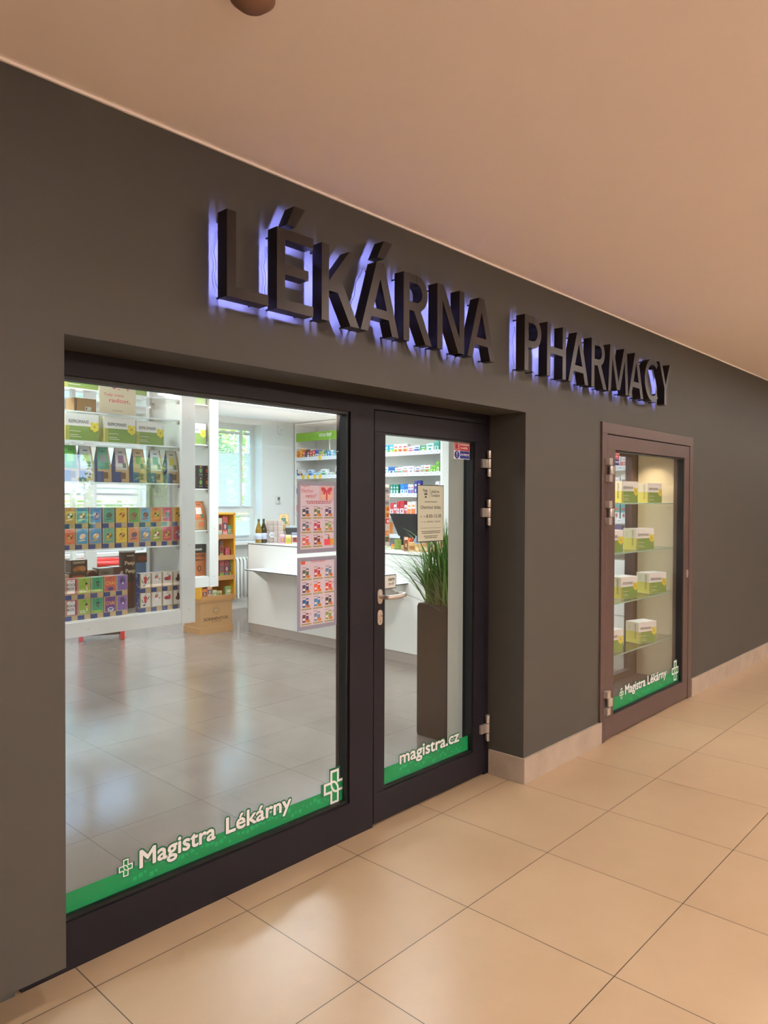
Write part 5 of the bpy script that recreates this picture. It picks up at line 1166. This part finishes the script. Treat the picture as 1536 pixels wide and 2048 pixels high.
P5 = [(765, 778, 969, ('#e9d8b8', '#efefec', '#d0b080'), 'cream'), (781, 785.5, 969, ('#2f8a84', '#9ad0c8', '#cfe8e4'), 'teal, first of three'), (786.5, 791, 969, ('#2f8a7c', '#8ac8c0', '#cfe8e4'), 'teal, second of three'), (792, 797, 969, ('#2a8a6a', '#9ad0b8', '#cfe8dc'), 'teal, third of three'), (800.5, 809.5, 968, ('#2f80d0', '#e0ecf6', '#3a9ae0'), 'blue and white patterned, left'), (810, 816, 969, ('#3a8ad8', '#e6eef6', '#2a5ab0'), 'blue and white patterned, right'), (816.5, 821.5, 969, ('#dfe6f0', '#3a70c0', '#e06a7a'), 'white with blue ring, first'), (822, 827, 969, ('#e2e6f0', '#3a6ac0', '#e06a7a'), 'white with blue ring, last'), (829, 834, 962, ('#4a4a98', '#5a5ab0', '#e8e4f0'), 'tall indigo'), (835, 841, 961, ('#3a3a90', '#6a5ab8', '#e0c8e0'), 'tall purple'), (871, 878, 963, ('#e8e6e6', '#dcdcdc', '#6a6a70'), 'small white')]
for q in P5: med(q[0], q[1], q[2], Z3_, q[3], '%s carton on the third shelf seen through the door' % q[4])
P6 = [(781, 787, 1006, ('#d8404a', '#f0e6e8', '#c83a44'), 'red over white, first'), (788, 793, 1009, ('#e8e0e4', '#d86a74', '#c83a44'), 'white and rose'), (794, 799, 1003, ('#d03a44', '#f0e8ea', '#b8303a'), 'tall red topped, first'), (800, 808, 1002, ('#cc3440', '#efe6e8', '#d04a54'), 'tall red topped, last'), (809, 814, 1010, ('#e4dce0', '#d84a54', '#d84a54'), 'small white and red'), (815, 822, 1004, ('#f0eae4', '#e8783c', '#e8a84a'), 'white and orange slash, left'), (823, 831, 1003, ('#f0eae6', '#e06a34', '#e89a4a'), 'white and orange slash, right')]
for q in P6: med(q[0], q[1], q[2], Z4_, q[3], '%s carton on the fourth shelf left of the hours sign' % q[4])
P7 = [(765, 779, 1045, ('#f0923c', '#efefef', '#e8642c'), 'orange and white')]
for q in P7: med(q[0], q[1], q[2], 1.10, q[3], '%s carton on the lowest open shelf near the monitor' % q[4])
for q in [(1229, 1241, 912, Z2_, ('#eceaea', '#e06a6a', '#e8a8a8'), 'white and red'), (1242, 1254, 912, Z2_, ('#efe9e9', '#d85a5a', '#e8b0b0'), 'white and rose red'), (1228, 1240, 1008, Z4_, ('#3fa8a8', '#e6eeee', '#c84a4a'), 'teal and white left'), (1242, 1254, 1009, Z4_, ('#3aa0a8', '#dfeef0', '#b8404a'), 'teal and white right'), (1230, 1240, 955, Z3_, ('#e8e8e8', '#c8c8d0', '#6a6a78'), 'white'), (1242, 1252, 950, Z3_, ('#e4e4e8', '#d0d0d8', '#7a7a88'), 'tall white'), (1228, 1244, 1050, 1.10, ('#4a4a88', '#8a7ab0', '#e0e0ee'), 'indigo')]:
    med(q[0], q[1], q[2], q[3], q[4], '%s carton on the wall shelf seen through the display case' % q[5])

# ------------------------------------------------------------------ wall devices in the shop
p = aty(556, 1000, 8.74)
t = thing('thermostat', (p.x, 8.75, 1.52), label='small white wall thermostat with grey screen on the back wall', cat='thermostat')
b = MB(); b.box(-.045, .045, -.025, 0, 0, .12, M_PLASTIC); b.build('case', t, bevel=.005)
b = MB(); b.rect(-.02, .025, .05, .10, -.0256, C('#5f6a6a')); b.rect(.0, .025, .02, .03, -.0256, C('#3a4040')); b.build('screen', t)
t = thing('motion_sensor', (7.07, 8.75, 2.60), label='white motion sensor high on the back wall beside the shelf corner', cat='sensor')
b = MB(); b.prism([(-.045, .0), (-.025, -.03), (.025, -.03), (.045, 0), (.045, .11), (-.045, .11)], -.05, 0, M_PLASTIC); b.build('case', t, bevel=.006)
b = MB(); b.rect(-.012, .012, .035, .045, -.0506, C('#8a8a88')); b.build('lens', t)

# shop luminaires and hall fittings
M_DIFF = mat('opal_diffuser', '#ffffff', .4, emit='#f4fcff', estr=1.1)
for k, (x, y, a, c) in enumerate(SHOPL):
    t = thing('ceiling_light', (x, y, 2.77), label='flat ceiling luminaire, %s in the pharmacy' % ['over the left aisle front', 'over the left aisle back', 'just inside the door', 'over the middle aisle', 'long one above the counter end', 'over the counter', 'near the back window'][k], cat='ceiling light', group='pharmacy ceiling luminaires')
    b = MB()
    for q in ((-a / 2, a / 2, -c / 2, -c / 2 + .02), (-a / 2, a / 2, c / 2 - .02, c / 2), (-a / 2, -a / 2 + .02, -c / 2, c / 2), (a / 2 - .02, a / 2, -c / 2, c / 2)): b.box(q[0], q[1], q[2], q[3], -.03, 0, M_PLASTIC)
    b.build('light_frame', t)
    b = MB(); b.box(-a / 2 + .02, a / 2 - .02, -c / 2 + .02, c / 2 - .02, -.020, -.012, M_DIFF); b.build('diffuser', t)
for k, (x, y) in enumerate(UPL):  # added fittings that carry the unseen ceiling fill light
    t = thing('pendant_uplight', (x, y, 2.30), label=['long suspended uplight behind the camera', 'long suspended uplight farther along the hall behind the camera'][k], cat='ceiling light')
    b = MB(); b.box(-1.25, 1.25, -.15, .15, 0, .015, M_PLASTIC); b.build('housing', t)
    for xx in (-1.0, 1.0): b = MB(); b.tube([(xx, 0, .015), (xx, 0, .5)], .004, M_STEEL, 6); b.build('cable', t)
for k, (x, y) in enumerate(DOWN):
    t = thing('downlight', (x, y, ZC), label='round recessed downlight, %s in the row %s' % (ordw[k if k < 7 else k - 7], 'along the shop wall' if k < 7 else 'down the middle of the hall'), cat='ceiling light', group='hall ceiling downlights')
    b = MB(); n = 24
    for j in range(n):
        a0, a1 = 2 * PI * j / n, 2 * PI * (j + 1) / n
        b.face([(.115 * math.cos(a0), .115 * math.sin(a0), -.006), (.09 * math.cos(a0), .09 * math.sin(a0), -.010), (.09 * math.cos(a1), .09 * math.sin(a1), -.010), (.115 * math.cos(a1), .115 * math.sin(a1), -.006)], M_PLASTIC)
        b.face([(.115 * math.cos(a0), .115 * math.sin(a0), -.006), (.115 * math.cos(a1), .115 * math.sin(a1), -.006), (.115 * math.cos(a1), .115 * math.sin(a1), 0), (.115 * math.cos(a0), .115 * math.sin(a0), 0)], M_PLASTIC)
    b.build('bezel', t)
    b = MB(); b.face([(.09 * math.cos(-2 * PI * j / 24), .09 * math.sin(-2 * PI * j / 24), -.004) for j in range(24)], mat('lamp_glass', '#ffffff', .4, emit='#fff0dc', estr=5)); b.build('lamp_diffuser', t)

# ------------------------------------------------------------------ planter with grass
M_POT = mat('dark_brown_lacquer', '#2a211d', .12, noise=.04, spec=.3)
PX0, PX1, PY0, PY1, PZ = 3.73, 4.12, 2.745, 3.155, .888
t = thing('planter', ((PX0 + PX1) / 2, (PY0 + PY1) / 2, 0), label='tall dark brown square planter with long green grass inside the door', cat='planter')
hx, hy = (PX1 - PX0) / 2, (PY1 - PY0) / 2
b = MB()
def ringbox(z, k): return [(-hx * k, -hy * k, z), (hx * k, -hy * k, z), (hx * k, hy * k, z), (-hx * k, hy * k, z)]
rr = [ringbox(0, .985), ringbox(.02, 1), ringbox(PZ - .02, 1), ringbox(PZ, .97), ringbox(PZ, .88), ringbox(PZ - .06, .86)]
for a, c in zip(rr, rr[1:]):
    for k in range(4): k2 = (k + 1) % 4; b.face([a[k], a[k2], c[k2], c[k]], M_POT)
b.face(rr[0][::-1], M_POT); b.build('pot', t)
b = MB(); b.face(ringbox(PZ - .05, .87), mat('soil', '#4a4034', .95, noise=.3, nscale=60)); b.build('soil', t)
GRS = [mat('grass_%d' % i, c, .5, noise=.12, nscale=6) for i, c in enumerate(('#4f7a2c', '#6f9a3e', '#3c6424', '#86a85a', '#5a8838'))]
b = MB(); rnd = random.Random(21)
def blade(p, ang, lean, L_, w, m, droop):
    d = Vector((math.cos(ang), math.sin(ang), 0)); side = Vector((-d.y, d.x, 0)); n = 9; pts = []
    q = Vector(p); th = lean
    for k in range(n + 1):
        pts.append(q.copy()); q = q + (d * math.sin(th) + Vector((0, 0, math.cos(th)))) * (L_ / n); th += droop / n * (.4 + 1.5 * k / n)
    for k in range(n):
        w0 = w * (1 - (k / n) ** 2.2) * (.6 + .4 * min(1, k / 2)); w1 = w * (1 - ((k + 1) / n) ** 2.2)
        mid0, mid1 = pts[k] + Vector((0, 0, -w0 * .25)), pts[k + 1] + Vector((0, 0, -w1 * .25))
        b.face([pts[k] - side * w0, mid0, mid1, pts[k + 1] - side * w1], m, True); b.face([mid0, pts[k] + side * w0, pts[k + 1] + side * w1, mid1], m, True)
for k in range(620):
    a = rnd.uniform(0, 2 * PI); ln = abs(rnd.gauss(0, .34)); dr = rnd.uniform(.1, 1.1)
    if math.sin(a) < -.1: ln *= .35; dr *= .4           # the wall stands close on that side
    p = (rnd.uniform(-.165, .165), rnd.uniform(-.12, .165), PZ - .05)
    blade(p, a, ln, rnd.uniform(.36, .66), rnd.uniform(.0045, .0095), rnd.choice(GRS), dr)
for k in range(46):   # long arching blades spilling outwards
    a = math.radians(rnd.uniform(75, 172))
    p = (rnd.uniform(-.165, .02), rnd.uniform(-.04, .16), PZ - .05)
    blade(p, a, rnd.uniform(.25, .75), rnd.uniform(.50, .76), rnd.uniform(.0038, .0062), rnd.choice(GRS[:3]), rnd.uniform(1.0, 2.0))
fo = b.build('grass_leaves', t)
# brown disc put where a dark blur meets the top edge of the view
p = atz(505, -16, ZC)
t = thing('smoke_detector', (p.x, p.y, ZC), label='small round brownish detector on the hall ceiling at the top picture edge', cat='detector')
b = MB(); b.lathe([(.055, 0), (.055, -.018), (.035, -.035), (.01, -.04)], mat('brown_plastic', '#7a5a44', .5, noise=.05), 24); b.build('detector_body', t)
